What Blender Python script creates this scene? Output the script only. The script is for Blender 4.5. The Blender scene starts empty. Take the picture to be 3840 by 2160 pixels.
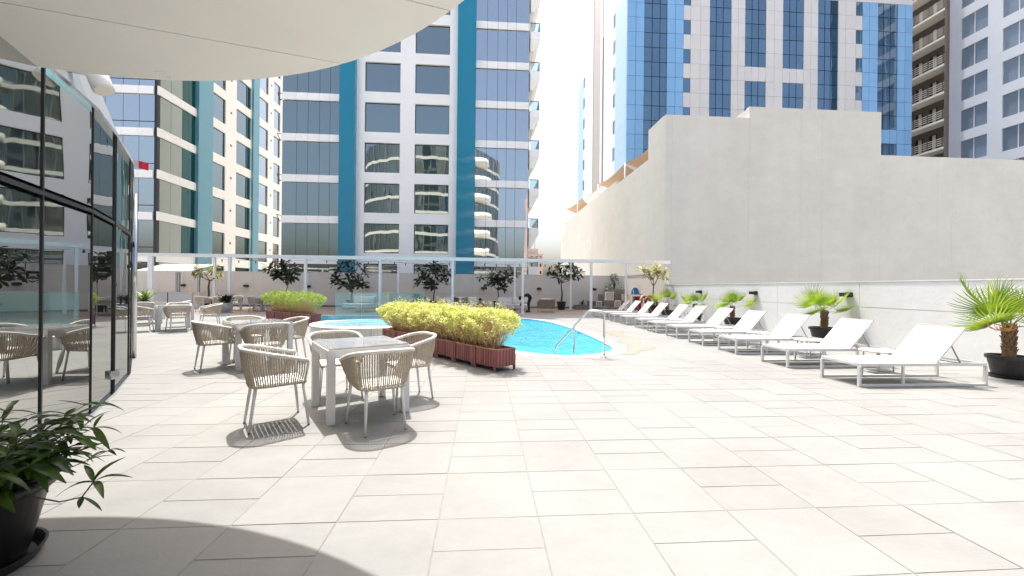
import bpy, math, random
from mathutils import Vector, Matrix, noise
R = math.radians
random.seed(7)
SC = bpy.context.scene
COL = SC.collection
# ------------------------------------------------------------------ camera
cam = bpy.data.objects.new('camera', bpy.data.cameras.new('camera'))
COL.objects.link(cam)
cam.data.sensor_width = 36
cam.data.lens = 13.975
cam.data.clip_start = .05
cam.data.clip_end = 6000
cam.matrix_world = (Matrix.Translation((0, 0, 1.37)) @ Matrix.Rotation(R(-4), 4, 'Z')
                    @ Matrix.Rotation(R(90), 4, 'X') @ Matrix.Rotation(.0096, 4, 'Z'))
SC.camera = cam
# ------------------------------------------------------------------ sky, sun, exposure
SUN = Vector((-.10, .365, 1)).normalized()
W = bpy.data.worlds.new('World')
SC.world = W
W.use_nodes = True
wn = W.node_tree.nodes
sky = wn.new('ShaderNodeTexSky')
sky.sky_type = 'NISHITA'
sky.sun_disc = False
sky.sun_elevation = math.asin(SUN.z)
sky.sun_rotation = math.atan2(SUN.x, SUN.y)
sky.air_density = 1.0
sky.dust_density = 7.0
sky.ozone_density = 1.0
wn['Background'].inputs['Strength'].default_value = .12
W.node_tree.links.new(sky.outputs[0], wn['Background'].inputs['Color'])
sd = bpy.data.lights.new('sun', 'SUN')
sd.energy = 2.7
sd.angle = R(.53)
sd.color = (1, .98, .945)
sun = bpy.data.objects.new('sun', sd)
COL.objects.link(sun)
sun.rotation_euler = (-SUN).to_track_quat('-Z', 'Y').to_euler()
SC.view_settings.view_transform = 'Standard'
SC.view_settings.look = 'None'
SC.view_settings.gamma = 1
SC.view_settings.exposure = 1.5
SC.cycles.max_bounces = 8
SC.cycles.diffuse_bounces = 4
SC.cycles.glossy_bounces = 4
SC.cycles.transparent_max_bounces = 12
SC.cycles.caustics_reflective = False
SC.cycles.caustics_refractive = False
SC.cycles.sample_clamp_indirect = 6


# ------------------------------------------------------------------ materials
def nodes(name):
    m = bpy.data.materials.new(name)
    m.use_nodes = True
    return m, m.node_tree.nodes, m.node_tree.links, m.node_tree.nodes['Principled BSDF']


def mat(name, col, rough=.6, metal=0, spec=.5, var=0, nscale=6., bump=0, bscale=60., obj=0, coat=0, stretch=None):
    """plain procedural material: colour + large noise variation + fine bump + per-object variation"""
    m, n, l, b = nodes(name)
    b.inputs['Roughness'].default_value = rough
    b.inputs['Metallic'].default_value = metal
    b.inputs['Specular IOR Level'].default_value = spec
    b.inputs['Coat Weight'].default_value = coat
    src = None
    geo = n.new('ShaderNodeNewGeometry')
    vec = geo.outputs['Position']
    if stretch:
        mp = n.new('ShaderNodeMapping')
        mp.inputs['Scale'].default_value = stretch
        l.new(vec, mp.inputs['Vector'])
        vec = mp.outputs[0]
    rgb = n.new('ShaderNodeRGB')
    rgb.outputs[0].default_value = (*col, 1)
    src = rgb.outputs[0]
    if var:
        t = n.new('ShaderNodeTexNoise')
        t.inputs['Scale'].default_value = nscale
        t.inputs['Detail'].default_value = 6
        t.inputs['Roughness'].default_value = .65
        l.new(vec, t.inputs['Vector'])
        r = n.new('ShaderNodeMapRange')
        r.inputs['From Min'].default_value = .25
        r.inputs['From Max'].default_value = .75
        r.inputs['To Min'].default_value = 1 - var
        r.inputs['To Max'].default_value = 1 + var
        l.new(t.outputs['Fac'], r.inputs['Value'])
        h = n.new('ShaderNodeHueSaturation')
        l.new(r.outputs[0], h.inputs['Value'])
        l.new(src, h.inputs['Color'])
        src = h.outputs[0]
    if obj:
        oi = n.new('ShaderNodeObjectInfo')
        r = n.new('ShaderNodeMapRange')
        r.inputs['To Min'].default_value = 1 - obj
        r.inputs['To Max'].default_value = 1 + obj
        l.new(oi.outputs['Random'], r.inputs['Value'])
        h = n.new('ShaderNodeHueSaturation')
        l.new(r.outputs[0], h.inputs['Value'])
        l.new(src, h.inputs['Color'])
        src = h.outputs[0]
    l.new(src, b.inputs['Base Color'])
    if bump:
        t = n.new('ShaderNodeTexNoise')
        t.inputs['Scale'].default_value = bscale
        t.inputs['Detail'].default_value = 4
        l.new(geo.outputs['Position'], t.inputs['Vector'])
        bp = n.new('ShaderNodeBump')
        bp.inputs['Strength'].default_value = bump
        bp.inputs['Distance'].default_value = .01
        l.new(t.outputs['Fac'], bp.inputs['Height'])
        l.new(bp.outputs[0], b.inputs['Normal'])
    return m


def glass_wall(name, dark, tint, ior=2.6, wav=.02, wscale=.5, rough=.02, obj=.3):
    """reflective facade glass: dark room behind, mirror by Fresnel, slightly wavy"""
    m, n, l, b = nodes(name)
    n.remove(b)
    out = n['Material Output']
    d = n.new('ShaderNodeBsdfDiffuse')
    oi = n.new('ShaderNodeObjectInfo')
    r = n.new('ShaderNodeMapRange')
    r.inputs['To Min'].default_value = 1 - obj
    r.inputs['To Max'].default_value = 1 + obj
    l.new(oi.outputs['Random'], r.inputs['Value'])
    h = n.new('ShaderNodeHueSaturation')
    h.inputs['Color'].default_value = (*dark, 1)
    l.new(r.outputs[0], h.inputs['Value'])
    l.new(h.outputs[0], d.inputs['Color'])
    g = n.new('ShaderNodeBsdfGlossy')
    g.inputs['Color'].default_value = (*tint, 1)
    g.inputs['Roughness'].default_value = rough
    f = n.new('ShaderNodeFresnel')
    f.inputs['IOR'].default_value = ior
    geo = n.new('ShaderNodeNewGeometry')
    t = n.new('ShaderNodeTexNoise')
    t.inputs['Scale'].default_value = wscale
    t.inputs['Detail'].default_value = 1.5
    mp = n.new('ShaderNodeMapping')
    mp.inputs['Scale'].default_value = (1.6, 1.6, .5)
    l.new(geo.outputs['Position'], mp.inputs['Vector'])
    l.new(mp.outputs[0], t.inputs['Vector'])
    bp = n.new('ShaderNodeBump')
    bp.inputs['Strength'].default_value = 1
    bp.inputs['Distance'].default_value = wav
    l.new(t.outputs['Fac'], bp.inputs['Height'])
    l.new(bp.outputs[0], g.inputs['Normal'])
    mx = n.new('ShaderNodeMixShader')
    l.new(f.outputs[0], mx.inputs[0])
    l.new(d.outputs[0], mx.inputs[1])
    l.new(g.outputs[0], mx.inputs[2])
    l.new(mx.outputs[0], out.inputs[0])
    return m


def clear_glass(name, tint=(.86, .95, .95), ior=1.5, haze=.0):
    m, n, l, b = nodes(name)
    n.remove(b)
    out = n['Material Output']
    t = n.new('ShaderNodeBsdfTransparent')
    t.inputs[0].default_value = (*tint, 1)
    g = n.new('ShaderNodeBsdfGlossy')
    g.inputs['Roughness'].default_value = .01
    f = n.new('ShaderNodeFresnel')
    f.inputs[0].default_value = ior
    mx = n.new('ShaderNodeMixShader')
    l.new(f.outputs[0], mx.inputs[0])
    l.new(t.outputs[0], mx.inputs[1])
    l.new(g.outputs[0], mx.inputs[2])
    res = mx
    if haze:
        d = n.new('ShaderNodeBsdfDiffuse')
        d.inputs[0].default_value = (.8, .92, .92, 1)
        res = n.new('ShaderNodeMixShader')
        res.inputs[0].default_value = haze
        l.new(mx.outputs[0], res.inputs[1])
        l.new(d.outputs[0], res.inputs[2])
    l.new(res.outputs[0], out.inputs[0])
    return m


def water_mat():
    m, n, l, b = nodes('pool_water')
    n.remove(b)
    out = n['Material Output']
    geo = n.new('ShaderNodeNewGeometry')
    mp = n.new('ShaderNodeMapping')
    mp.inputs['Scale'].default_value = (1.15, .55, 1)
    l.new(geo.outputs['Position'], mp.inputs['Vector'])
    t = n.new('ShaderNodeTexNoise')
    t.inputs['Scale'].default_value = 7
    t.inputs['Detail'].default_value = 3
    t.inputs['Roughness'].default_value = .62
    t.inputs['Distortion'].default_value = 1.2
    l.new(mp.outputs[0], t.inputs['Vector'])
    bp = n.new('ShaderNodeBump')
    bp.inputs['Strength'].default_value = 1
    bp.inputs['Distance'].default_value = .06
    l.new(t.outputs['Fac'], bp.inputs['Height'])
    tr = n.new('ShaderNodeBsdfTransparent')
    tr.inputs[0].default_value = (.50, .90, .95, 1)
    df = n.new('ShaderNodeBsdfDiffuse')
    df.inputs[0].default_value = (.10, .56, .68, 1)
    l.new(bp.outputs[0], df.inputs['Normal'])
    m1 = n.new('ShaderNodeMixShader')
    m1.inputs[0].default_value = .45
    l.new(tr.outputs[0], m1.inputs[1])
    l.new(df.outputs[0], m1.inputs[2])
    g = n.new('ShaderNodeBsdfGlossy')
    g.inputs['Roughness'].default_value = .06
    l.new(bp.outputs[0], g.inputs['Normal'])
    f = n.new('ShaderNodeFresnel')
    f.inputs[0].default_value = 1.33
    l.new(bp.outputs[0], f.inputs['Normal'])
    m2 = n.new('ShaderNodeMixShader')
    l.new(f.outputs[0], m2.inputs[0])
    l.new(m1.outputs[0], m2.inputs[1])
    l.new(g.outputs[0], m2.inputs[2])
    l.new(m2.outputs[0], out.inputs[0])
    return m


def leaf_mat(name, col, col2, trans=.35, obj=.15, scale=30., rough=.45):
    m, n, l, b = nodes(name)
    geo = n.new('ShaderNodeNewGeometry')
    mx = n.new('ShaderNodeMix')
    mx.data_type = 'RGBA'
    mx.inputs[6].default_value = (*col, 1)
    mx.inputs[7].default_value = (*col2, 1)
    t = n.new('ShaderNodeTexNoise')
    t.inputs['Scale'].default_value = scale
    l.new(geo.outputs['Position'], t.inputs['Vector'])
    r = n.new('ShaderNodeMapRange')
    r.inputs['From Min'].default_value = .35
    r.inputs['From Max'].default_value = .65
    l.new(t.outputs['Fac'], r.inputs['Value'])
    l.new(r.outputs[0], mx.inputs[0])
    oi = n.new('ShaderNodeObjectInfo')
    r2 = n.new('ShaderNodeMapRange')
    r2.inputs['To Min'].default_value = 1 - obj
    r2.inputs['To Max'].default_value = 1 + obj
    l.new(oi.outputs['Random'], r2.inputs['Value'])
    h = n.new('ShaderNodeHueSaturation')
    l.new(r2.outputs[0], h.inputs['Value'])
    l.new(mx.outputs[2], h.inputs['Color'])
    l.new(h.outputs[0], b.inputs['Base Color'])
    b.inputs['Roughness'].default_value = rough
    tl = n.new('ShaderNodeBsdfTranslucent')
    l.new(h.outputs[0], tl.inputs[0])
    ms = n.new('ShaderNodeMixShader')
    ms.inputs[0].default_value = trans
    l.new(b.outputs[0], ms.inputs[1])
    l.new(tl.outputs[0], ms.inputs[2])
    l.new(ms.outputs[0], n['Material Output'].inputs[0])
    return m


PX, PY, TX0, TY0 = .588, .58, .335, 2.37       # paving module


def tile_mat(name, col, rough=.55, tvar=.038, pink=.15):
    """stone tiles: each tile its own tint, cloudy veining, fine relief"""
    m, n, l, b = nodes(name)
    geo = n.new('ShaderNodeNewGeometry')
    mp = n.new('ShaderNodeMapping')
    mp.inputs['Location'].default_value = (-TX0 / PX, -TY0 / PY, 0)
    mp.inputs['Scale'].default_value = (1 / PX, 1 / PY, 0)
    l.new(geo.outputs['Position'], mp.inputs['Vector'])
    fl = n.new('ShaderNodeVectorMath')
    fl.operation = 'FLOOR'
    l.new(mp.outputs[0], fl.inputs[0])
    wn_ = n.new('ShaderNodeTexWhiteNoise')
    wn_.noise_dimensions = '2D'
    l.new(fl.outputs[0], wn_.inputs['Vector'])
    t = n.new('ShaderNodeTexNoise')
    t.inputs['Scale'].default_value = 2.2
    t.inputs['Detail'].default_value = 8
    t.inputs['Roughness'].default_value = .7
    t.inputs['Distortion'].default_value = .6
    st = n.new('ShaderNodeMapping')
    st.inputs['Rotation'].default_value = (0, 0, .6)
    st.inputs['Scale'].default_value = (1, 2.2, 1)
    ad = n.new('ShaderNodeVectorMath')
    ad.operation = 'MULTIPLY_ADD'
    ad.inputs[1].default_value = (9, 9, 9)
    l.new(wn_.outputs['Color'], ad.inputs[0])
    l.new(geo.outputs['Position'], ad.inputs[2])
    l.new(ad.outputs[0], st.inputs['Vector'])
    l.new(st.outputs[0], t.inputs['Vector'])
    a = n.new('ShaderNodeMath')
    a.operation = 'MULTIPLY_ADD'
    a.inputs[1].default_value = .30
    a.inputs[2].default_value = .85 - tvar
    l.new(t.outputs['Fac'], a.inputs[0])
    a2 = n.new('ShaderNodeMath')
    a2.operation = 'MULTIPLY_ADD'
    a2.inputs[1].default_value = 2 * tvar
    l.new(wn_.outputs['Value'], a2.inputs[0])
    l.new(a.outputs[0], a2.inputs[2])
    t3 = n.new('ShaderNodeTexNoise')
    t3.inputs['Scale'].default_value = .9
    l.new(geo.outputs['Position'], t3.inputs['Vector'])
    mx = n.new('ShaderNodeMix')
    mx.data_type = 'RGBA'
    mx.inputs[6].default_value = (*col, 1)
    mx.inputs[7].default_value = (col[0] * 1.02, col[1] * (1 - .06 * pink), col[2] * (1 - .1 * pink), 1)
    l.new(t3.outputs['Fac'], mx.inputs[0])
    dn = n.new('ShaderNodeTexNoise')            # trodden-in dirt, large uneven patches
    dn.inputs['Scale'].default_value = .55
    dn.inputs['Detail'].default_value = 9
    dn.inputs['Roughness'].default_value = .72
    l.new(geo.outputs['Position'], dn.inputs['Vector'])
    dr = n.new('ShaderNodeMapRange')
    dr.inputs['From Min'].default_value = .35
    dr.inputs['From Max'].default_value = .62
    dr.inputs['To Min'].default_value = .88
    dr.inputs['To Max'].default_value = 1.02
    l.new(dn.outputs['Fac'], dr.inputs['Value'])
    a3 = n.new('ShaderNodeMath')
    a3.operation = 'MULTIPLY'
    l.new(a2.outputs[0], a3.inputs[0])
    l.new(dr.outputs[0], a3.inputs[1])
    h = n.new('ShaderNodeHueSaturation')
    l.new(a3.outputs[0], h.inputs['Value'])
    l.new(mx.outputs[2], h.inputs['Color'])
    l.new(h.outputs[0], b.inputs['Base Color'])
    b.inputs['Roughness'].default_value = rough
    b.inputs['Specular IOR Level'].default_value = .22
    t2 = n.new('ShaderNodeTexNoise')
    t2.inputs['Scale'].default_value = 45
    t2.inputs['Detail'].default_value = 5
    l.new(geo.outputs['Position'], t2.inputs['Vector'])
    bp = n.new('ShaderNodeBump')
    bp.inputs['Strength'].default_value = .25
    bp.inputs['Distance'].default_value = .006
    l.new(t2.outputs['Fac'], bp.inputs['Height'])
    l.new(bp.outputs[0], b.inputs['Normal'])
    return m


def concrete_mat(name, col):
    """painted concrete: clouds, faint run-off streaks, patches and pits"""
    m, n, l, b = nodes(name)
    geo = n.new('ShaderNodeNewGeometry')
    val = None
    for sc, det, st, lo, hi in ((.22, 5, (1, 1, 1), .95, 1.03), (1.1, 6, (1, 1, .08), .98, 1.01), (.9, 9, (1, 1, 1.8), .96, 1.025), (7, 6, (1, 1, 1), .975, 1.015)):
        mp = n.new('ShaderNodeMapping')
        mp.inputs['Scale'].default_value = st
        l.new(geo.outputs['Position'], mp.inputs['Vector'])
        t = n.new('ShaderNodeTexNoise')
        t.inputs['Scale'].default_value = sc
        t.inputs['Detail'].default_value = det
        t.inputs['Roughness'].default_value = .66
        l.new(mp.outputs[0], t.inputs['Vector'])
        r = n.new('ShaderNodeMapRange')
        r.inputs['From Min'].default_value = .32
        r.inputs['From Max'].default_value = .62
        r.inputs['To Min'].default_value = lo
        r.inputs['To Max'].default_value = hi
        l.new(t.outputs['Fac'], r.inputs['Value'])
        if val is None:
            val = r.outputs[0]
        else:
            k = n.new('ShaderNodeMath')
            k.operation = 'MULTIPLY'
            l.new(val, k.inputs[0])
            l.new(r.outputs[0], k.inputs[1])
            val = k.outputs[0]
    h = n.new('ShaderNodeHueSaturation')
    h.inputs['Color'].default_value = (*col, 1)
    l.new(val, h.inputs['Value'])
    l.new(h.outputs[0], b.inputs['Base Color'])
    b.inputs['Roughness'].default_value = .85
    t = n.new('ShaderNodeTexNoise')
    t.inputs['Scale'].default_value = 18
    t.inputs['Detail'].default_value = 5
    l.new(geo.outputs['Position'], t.inputs['Vector'])
    bp = n.new('ShaderNodeBump')
    bp.inputs['Strength'].default_value = .3
    bp.inputs['Distance'].default_value = .01
    l.new(t.outputs['Fac'], bp.inputs['Height'])
    l.new(bp.outputs[0], b.inputs['Normal'])
    return m


def mosaic_mat(name, col, grout, pitch):
    m, n, l, b = nodes(name)
    geo = n.new('ShaderNodeNewGeometry')
    br = n.new('ShaderNodeTexBrick')
    br.offset = 0
    br.inputs['Scale'].default_value = 1
    br.inputs['Brick Width'].default_value = pitch
    br.inputs['Row Height'].default_value = pitch
    br.inputs['Mortar Size'].default_value = pitch * .06
    br.inputs['Color1'].default_value = (*col, 1)
    br.inputs['Color2'].default_value = (col[0] * .86, col[1] * .95, col[2] * .97, 1)
    br.inputs['Mortar'].default_value = (*grout, 1)
    l.new(geo.outputs['Position'], br.inputs['Vector'])
    l.new(br.outputs['Color'], b.inputs['Base Color'])
    b.inputs['Roughness'].default_value = .25
    return m


M = dict(
    tile=tile_mat('stone_tile', (.232, .2335, .222)),
    tile_shade=tile_mat('shaded_patio_stone', (.25, .205, .165), .55, .1, 1.2),  # brown patio tiles, the tower's shade put into the colour
    grout=mat('grout', (.195, .193, .178), .9, var=.2, nscale=9),
    coping=mat('coping_stone', (.62, .60, .56), .55, var=.08, bump=.2),
    soffit=mat('soffit_paint', (.88, .86, .82), .55, var=.03, nscale=1.2, bump=.05, bscale=30),
    white=mat('white_paint', (.62, .62, .61), .45, var=.02, nscale=2),
    fwhite=mat('facade_white', (.90, .895, .88), .5, var=.035, nscale=.35, obj=.02, stretch=(1, 1, .25)),
    cream=mat('facade_cream', (.90, .88, .82), .6, var=.04, nscale=.4, stretch=(1, 1, .25)),
    alu=mat('white_aluminium', (.60, .60, .59), .35, var=.015, obj=.02),
    beige=mat('beige_plaster', (.74, .69, .60), .8, var=.05, nscale=1.1, bump=.2, bscale=40, obj=.03),
    wwall=concrete_mat('white_plaster', (.77, .77, .75)),
    teal=mat('teal_panel', (.006, .21, .33), .22, var=.05, nscale=.15, coat=.5),
    tealp=mat('pale_teal_panel', (.14, .33, .40), .35, var=.05, nscale=.15, coat=.2),
    frame=mat('dark_frame', (.018, .02, .024), .4),
    steel=mat('steel', (.62, .63, .64), .16, 1),
    grey=mat('grey_metal', (.36, .37, .38), .35, .6, var=.05, nscale=.8),
    silver=mat('silver_panel', (.42, .43, .44), .35, .6, var=.06, nscale=1.5),
    rope=mat('beige_rope', (.44, .39, .31), .85, var=.25, nscale=40, bump=.8, bscale=220, obj=.06),
    rim=mat('pale_rope', (.66, .63, .57), .85, var=.12, nscale=60, bump=.9, bscale=180),
    cushion=mat('cream_cushion', (.72, .69, .64), .9, bump=.3, bscale=120),
    tabletop=mat('grey_table_glass', (.36, .36, .35), .12, var=.18, nscale=5, coat=.6),
    mesh=mat('white_sling', (.42, .41, .385), .75, var=.02, bump=.15, bscale=400, obj=.02),
    black=mat('black_plastic', (.012, .012, .013), .42, var=.2, nscale=20),
    blackbox=mat('black_box', (.012, .012, .013), .5),
    soil=mat('soil', (.045, .03, .02), 1, var=.5, nscale=30, bump=1, bscale=70),
    slat=mat('red_brown_timber', (.26, .088, .078), .6, var=.25, nscale=8, obj=.22, bump=.3, bscale=90, stretch=(1, 1, .3)),
    darkwood=mat('dark_timber', (.06, .022, .018), .7, var=.2),
    terracotta=mat('liner_terracotta', (.42, .20, .14), .8, var=.15),
    bark=mat('bark', (.13, .095, .065), .9, var=.3, nscale=30, bump=.8, bscale=60),
    bark2=mat('pale_bark', (.24, .20, .16), .9, var=.3, nscale=30, bump=.6, bscale=60),
    husk=mat('palm_husk', (.20, .125, .065), .95, var=.45, nscale=40, obj=.2),
    twig=mat('dry_twig', (.56, .40, .24), .9, var=.3, nscale=30),
    concrete=concrete_mat('grey_concrete', (.61, .60, .55)),
    stone=mat('dark_stone', (.17, .16, .145), .8, var=.25, nscale=5, bump=.5, bscale=30, obj=.15),
    potstone=mat('grey_pot_stone', (.40, .40, .39), .8, var=.2, nscale=14, bump=.4, bscale=40),
    lattice=mat('cream_lattice', (.62, .58, .50), .7, obj=.05),
    sofa=mat('cream_upholstery', (.60, .57, .53), .95, var=.05, bump=.3, bscale=150, obj=.05),
    brownweave=mat('brown_weave', (.22, .165, .115), .85, var=.2, nscale=60, bump=.6, bscale=200),
    darkcush=mat('dark_cushion', (.06, .055, .045), .9, var=.3, nscale=12),
    olive=mat('olive_cushion', (.20, .18, .10), .9, var=.4, nscale=25),
    sail=mat('tan_sail', (.55, .38, .24), .75, var=.04),
    bluep=mat('blue_panel', (.22, .46, .76), .3, var=.03, nscale=.3, obj=.05, coat=.3),
    paleblue=mat('pale_blue_panel', (.30, .48, .76), .3, var=.03, nscale=.3, obj=.03),
    mosaicb=mosaic_mat('brown_mosaic', (.36, .29, .20), (.2, .16, .11), .35),
    bwhite=mat('tower_cladding_white', (.66, .66, .655), .45, var=.03, nscale=.3, obj=.03),
    pergw=mat('pergola_white', (.82, .82, .81), .45, var=.02),
    brown=mat('brown_render', (.16, .135, .12), .8, var=.12, nscale=.5),
    grid=mat('netted_white', (.62, .65, .70), .7, var=.05, nscale=.4),
    pool=mosaic_mat('pool_mosaic', (.26, .74, .84), (.60, .84, .87), .1),
    jac=mosaic_mat('white_mosaic', (.70, .69, .63), (.52, .51, .47), .1),
    jacin=mosaic_mat('pale_aqua_mosaic', (.45, .78, .82), (.7, .85, .86), .1),
    asphalt=mat('city_ground', (.42, .395, .35), .95, var=.2, nscale=.03),
    red=mat('red_plastic', (.22, .015, .02), .4),
    redcloth=mat('red_cloth', (.65, .02, .04), .7),
    blue=mat('blue_plastic', (.02, .16, .30), .4),
    orange=mat('tan_plastic', (.24, .13, .07), .5),
    cloth=mat('black_cloth', (.010, .010, .011), .9, var=.3),
    skin=mat('skin', (.36, .20, .13), .55),
    hair=mat('hair', (.012, .010, .010), .6),
    pinkb=mat('pink_render', (.62, .47, .40), .85, var=.05, nscale=.2),
    tglass=glass_wall('tower_glass', (.020, .030, .032), (.84, .92, .86), 4.2, .009, .5),
    pglass=glass_wall('pale_tower_glass', (.05, .075, .085), (.97, .99, .97), 8.0, .007, .45),
    dglass=glass_wall('teal_dark_glass', (.006, .045, .05), (.5, .8, .8), 1.9, .02, .4, .06, .15),
    bglass=glass_wall('blue_glass', (.03, .085, .15), (.72, .86, .98), 3.0, .012, .4, .02, .25),
    ngglass=glass_wall('netted_glass', (.20, .25, .31), (.7, .75, .85), 1.7, .02, .4, .2, .2),
    paviglass=glass_wall('pavilion_glass', (.012, .014, .013), (.97, .98, .96), 8.0, .004, .9, .006, .1),
    glass=clear_glass('clear_glass', (.80, .92, .92), 1.45, .10),
    balglass=clear_glass('balcony_glass', (.72, .82, .84), 1.5, .12),
    water=water_mat(),
    hedge=leaf_mat('hedge_leaf', (.52, .56, .11), (.80, .80, .38), .45, .0, 9),
    hedge2=leaf_mat('hedge_leaf_green', (.22, .36, .045), (.44, .50, .13), .45, .0, 9),
    frang=leaf_mat('frangipani_shaded_leaf', (.016, .032, .008), (.042, .062, .015), .25, .25, 7, .35),  # trees in the tower's shade: that shade darkens the leaf colour itself
    frang_lit=leaf_mat('frangipani_sunlit_leaf', (.16, .19, .03), (.42, .36, .10), .4, .3, 5, .4),  # same leaves on trees in the sun: sunlight put into the yellow
    palm=leaf_mat('palm_leaf', (.15, .28, .018), (.34, .43, .04), .45, .22, 5, .4),
    palmd=leaf_mat('palm_dead_leaf', (.55, .27, .06), (.62, .40, .14), .35, .2, 5, .7),
    lance=leaf_mat('lance_leaf', (.020, .055, .008), (.075, .13, .018), .3, .35, 9, .35),
    dark_shrub=leaf_mat('dark_shrub_leaf', (.012, .025, .008), (.03, .05, .014), .2, .1, 9, .45),
    agave=leaf_mat('agave_leaf', (.12, .24, .04), (.30, .38, .12), .3, .1, 6, .4),
)


# ------------------------------------------------------------------ mesh helpers
class MB:
    def __init__(s):
        s.v, s.f = [], []

    def add(s, vs, fs):
        b = len(s.v)
        s.v += [tuple(v) for v in vs]
        s.f += [tuple(i + b for i in f) for f in fs]
        return s

    def box(s, x0, x1, y0, y1, z0, z1):
        return s.add([(x, y, z) for z in (z0, z1) for y in (y0, y1) for x in (x0, x1)],
                     [(0, 2, 3, 1), (4, 5, 7, 6), (0, 1, 5, 4), (2, 6, 7, 3), (0, 4, 6, 2), (1, 3, 7, 5)])

    def obox(s, mtx, dx, dy, dz):
        return s.add([mtx @ Vector((x * dx / 2, y * dy / 2, z * dz / 2)) for z in (-1, 1) for y in (-1, 1) for x in (-1, 1)],
                     [(0, 2, 3, 1), (4, 5, 7, 6), (0, 1, 5, 4), (2, 6, 7, 3), (0, 4, 6, 2), (1, 3, 7, 5)])

    def bar(s, a, b, w, h=None, up=(0, 0, 1)):
        """rectangular bar from a to b"""
        a, b = Vector(a), Vector(b)
        d = (b - a)
        q = d.to_track_quat('X', 'Z')
        return s.obox(Matrix.Translation((a + b) / 2) @ q.to_matrix().to_4x4(), d.length, w, h or w)

    def tube(s, pts, r, n=6, closed=False, cap=True):
        pts = [Vector(p) for p in pts]
        k = len(pts)
        rr = r if isinstance(r, (list, tuple)) else [r] * k
        rings = []
        up = Vector((0, 0, 1))
        t0 = (pts[1] - pts[0]).normalized()
        if abs(t0.z) > .9:
            up = Vector((0, 1, 0))
        nrm = t0.cross(up).normalized()
        vs = []
        for i in range(k):
            if closed:
                t = (pts[(i + 1) % k] - pts[i - 1]).normalized()
            else:
                t = (pts[min(i + 1, k - 1)] - pts[max(i - 1, 0)]).normalized()
            nrm = (nrm - t * nrm.dot(t)).normalized()
            bn = t.cross(nrm)
            for j in range(n):
                a = 2 * math.pi * j / n
                vs.append(pts[i] + (nrm * math.cos(a) + bn * math.sin(a)) * rr[i])
        fs = []
        for i in range(k if closed else k - 1):
            i2 = (i + 1) % k
            for j in range(n):
                j2 = (j + 1) % n
                fs.append((i * n + j, i * n + j2, i2 * n + j2, i2 * n + j))
        if cap and not closed:
            fs.append(tuple(range(n - 1, -1, -1)))
            fs.append(tuple((k - 1) * n + j for j in range(n)))
        return s.add(vs, fs)

    def lathe(s, prof, n=24, c=(0, 0, 0)):
        vs, fs = [], []
        for r, z in prof:
            for j in range(n):
                a = 2 * math.pi * j / n
                vs.append((c[0] + r * math.cos(a), c[1] + r * math.sin(a), c[2] + z))
        for i in range(len(prof) - 1):
            for j in range(n):
                j2 = (j + 1) % n
                fs.append((i * n + j, i * n + j2, (i + 1) * n + j2, (i + 1) * n + j))
        return s.add(vs, fs)

    def disc(s, r, z, n=24, c=(0, 0), up=True):
        vs = [(c[0] + r * math.cos(2 * math.pi * j / n), c[1] + r * math.sin(2 * math.pi * j / n), z) for j in range(n)]
        f = tuple(range(n))
        return s.add(vs, [f if up else f[::-1]])

    def prism(s, poly, z0, z1):
        n = len(poly)
        vs = [(x, y, z0) for x, y in poly] + [(x, y, z1) for x, y in poly]
        fs = [tuple(range(n - 1, -1, -1)), tuple(range(n, 2 * n))]
        fs += [(i, (i + 1) % n, n + (i + 1) % n, n + i) for i in range(n)]
        return s.add(vs, fs)

    def mesh(s, name, m, smooth=False):
        me = bpy.data.meshes.new(name)
        me.from_pydata(s.v, [], s.f)
        me.materials.append(m)
        if smooth:
            me.polygons.foreach_set('use_smooth', [True] * len(me.polygons))
        me.update()
        return me


WL = {}      # world base of every thing or part that carries children


def link(name, data, parent=None, loc=(0, 0, 0), rot=None):
    o = bpy.data.objects.new(name, data)
    COL.objects.link(o)
    if parent is not None:
        o.parent = parent
    o.location = loc
    if rot is not None:
        o.rotation_euler = rot
    return o


def tag(o, label=None, cat=None, group=None, kind=None):
    for k, v in (('label', label), ('category', cat), ('group', group), ('kind', kind)):
        if v:
            o[k] = v
    return o


def thing(name, loc, label, cat, group=None, rz=0):
    o = link(name, None, None, loc, (0, 0, rz))
    o.empty_display_size = .2
    WL[o] = Vector(loc)
    return tag(o, label, cat, group)


def part(name, mb, m, parent, smooth=False, local=False):
    """mesh given in world coordinates (local=True: in the parent's frame)"""
    if not local:
        w = WL[parent]
        mb.v = [(x - w.x, y - w.y, z - w.z) for x, y, z in mb.v]
    o = link(name, mb.mesh(name, m, smooth), parent)
    WL[o] = WL.get(parent, Vector((0, 0, 0)))
    return o


def solo(name, mb, m, label, cat, group=None, smooth=False, kind=None, base=None):
    """a thing that is one mesh, origin at its base"""
    xs, ys, zs = zip(*mb.v)
    w = Vector(base or ((min(xs) + max(xs)) / 2, (min(ys) + max(ys)) / 2, min(zs)))
    mb.v = [(x - w.x, y - w.y, z - w.z) for x, y, z in mb.v]
    o = link(name, mb.mesh(name, m, smooth), None, w)
    WL[o] = w
    return tag(o, label, cat, group, kind)


_bx = {}


def box_mesh(dx, dy, dz, m, bevel=0):
    k = (round(dx, 3), round(dy, 3), round(dz, 3), m.name)
    if k not in _bx:
        _bx[k] = MB().box(-dx / 2, dx / 2, -dy / 2, dy / 2, -dz / 2, dz / 2).mesh('piece', m)
    return _bx[k]


def piece(name, parent, x0, x1, y0, y1, z0, z1, m, rot=None):
    """one box-shaped piece; mesh data shared between equal pieces"""
    me = box_mesh(x1 - x0, y1 - y0, z1 - z0, m)
    c = Vector(((x0 + x1) / 2, (y0 + y1) / 2, (z0 + z1) / 2))
    o = link(name, me, parent, c - WL[parent], rot)
    WL[o] = c
    return o


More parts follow.
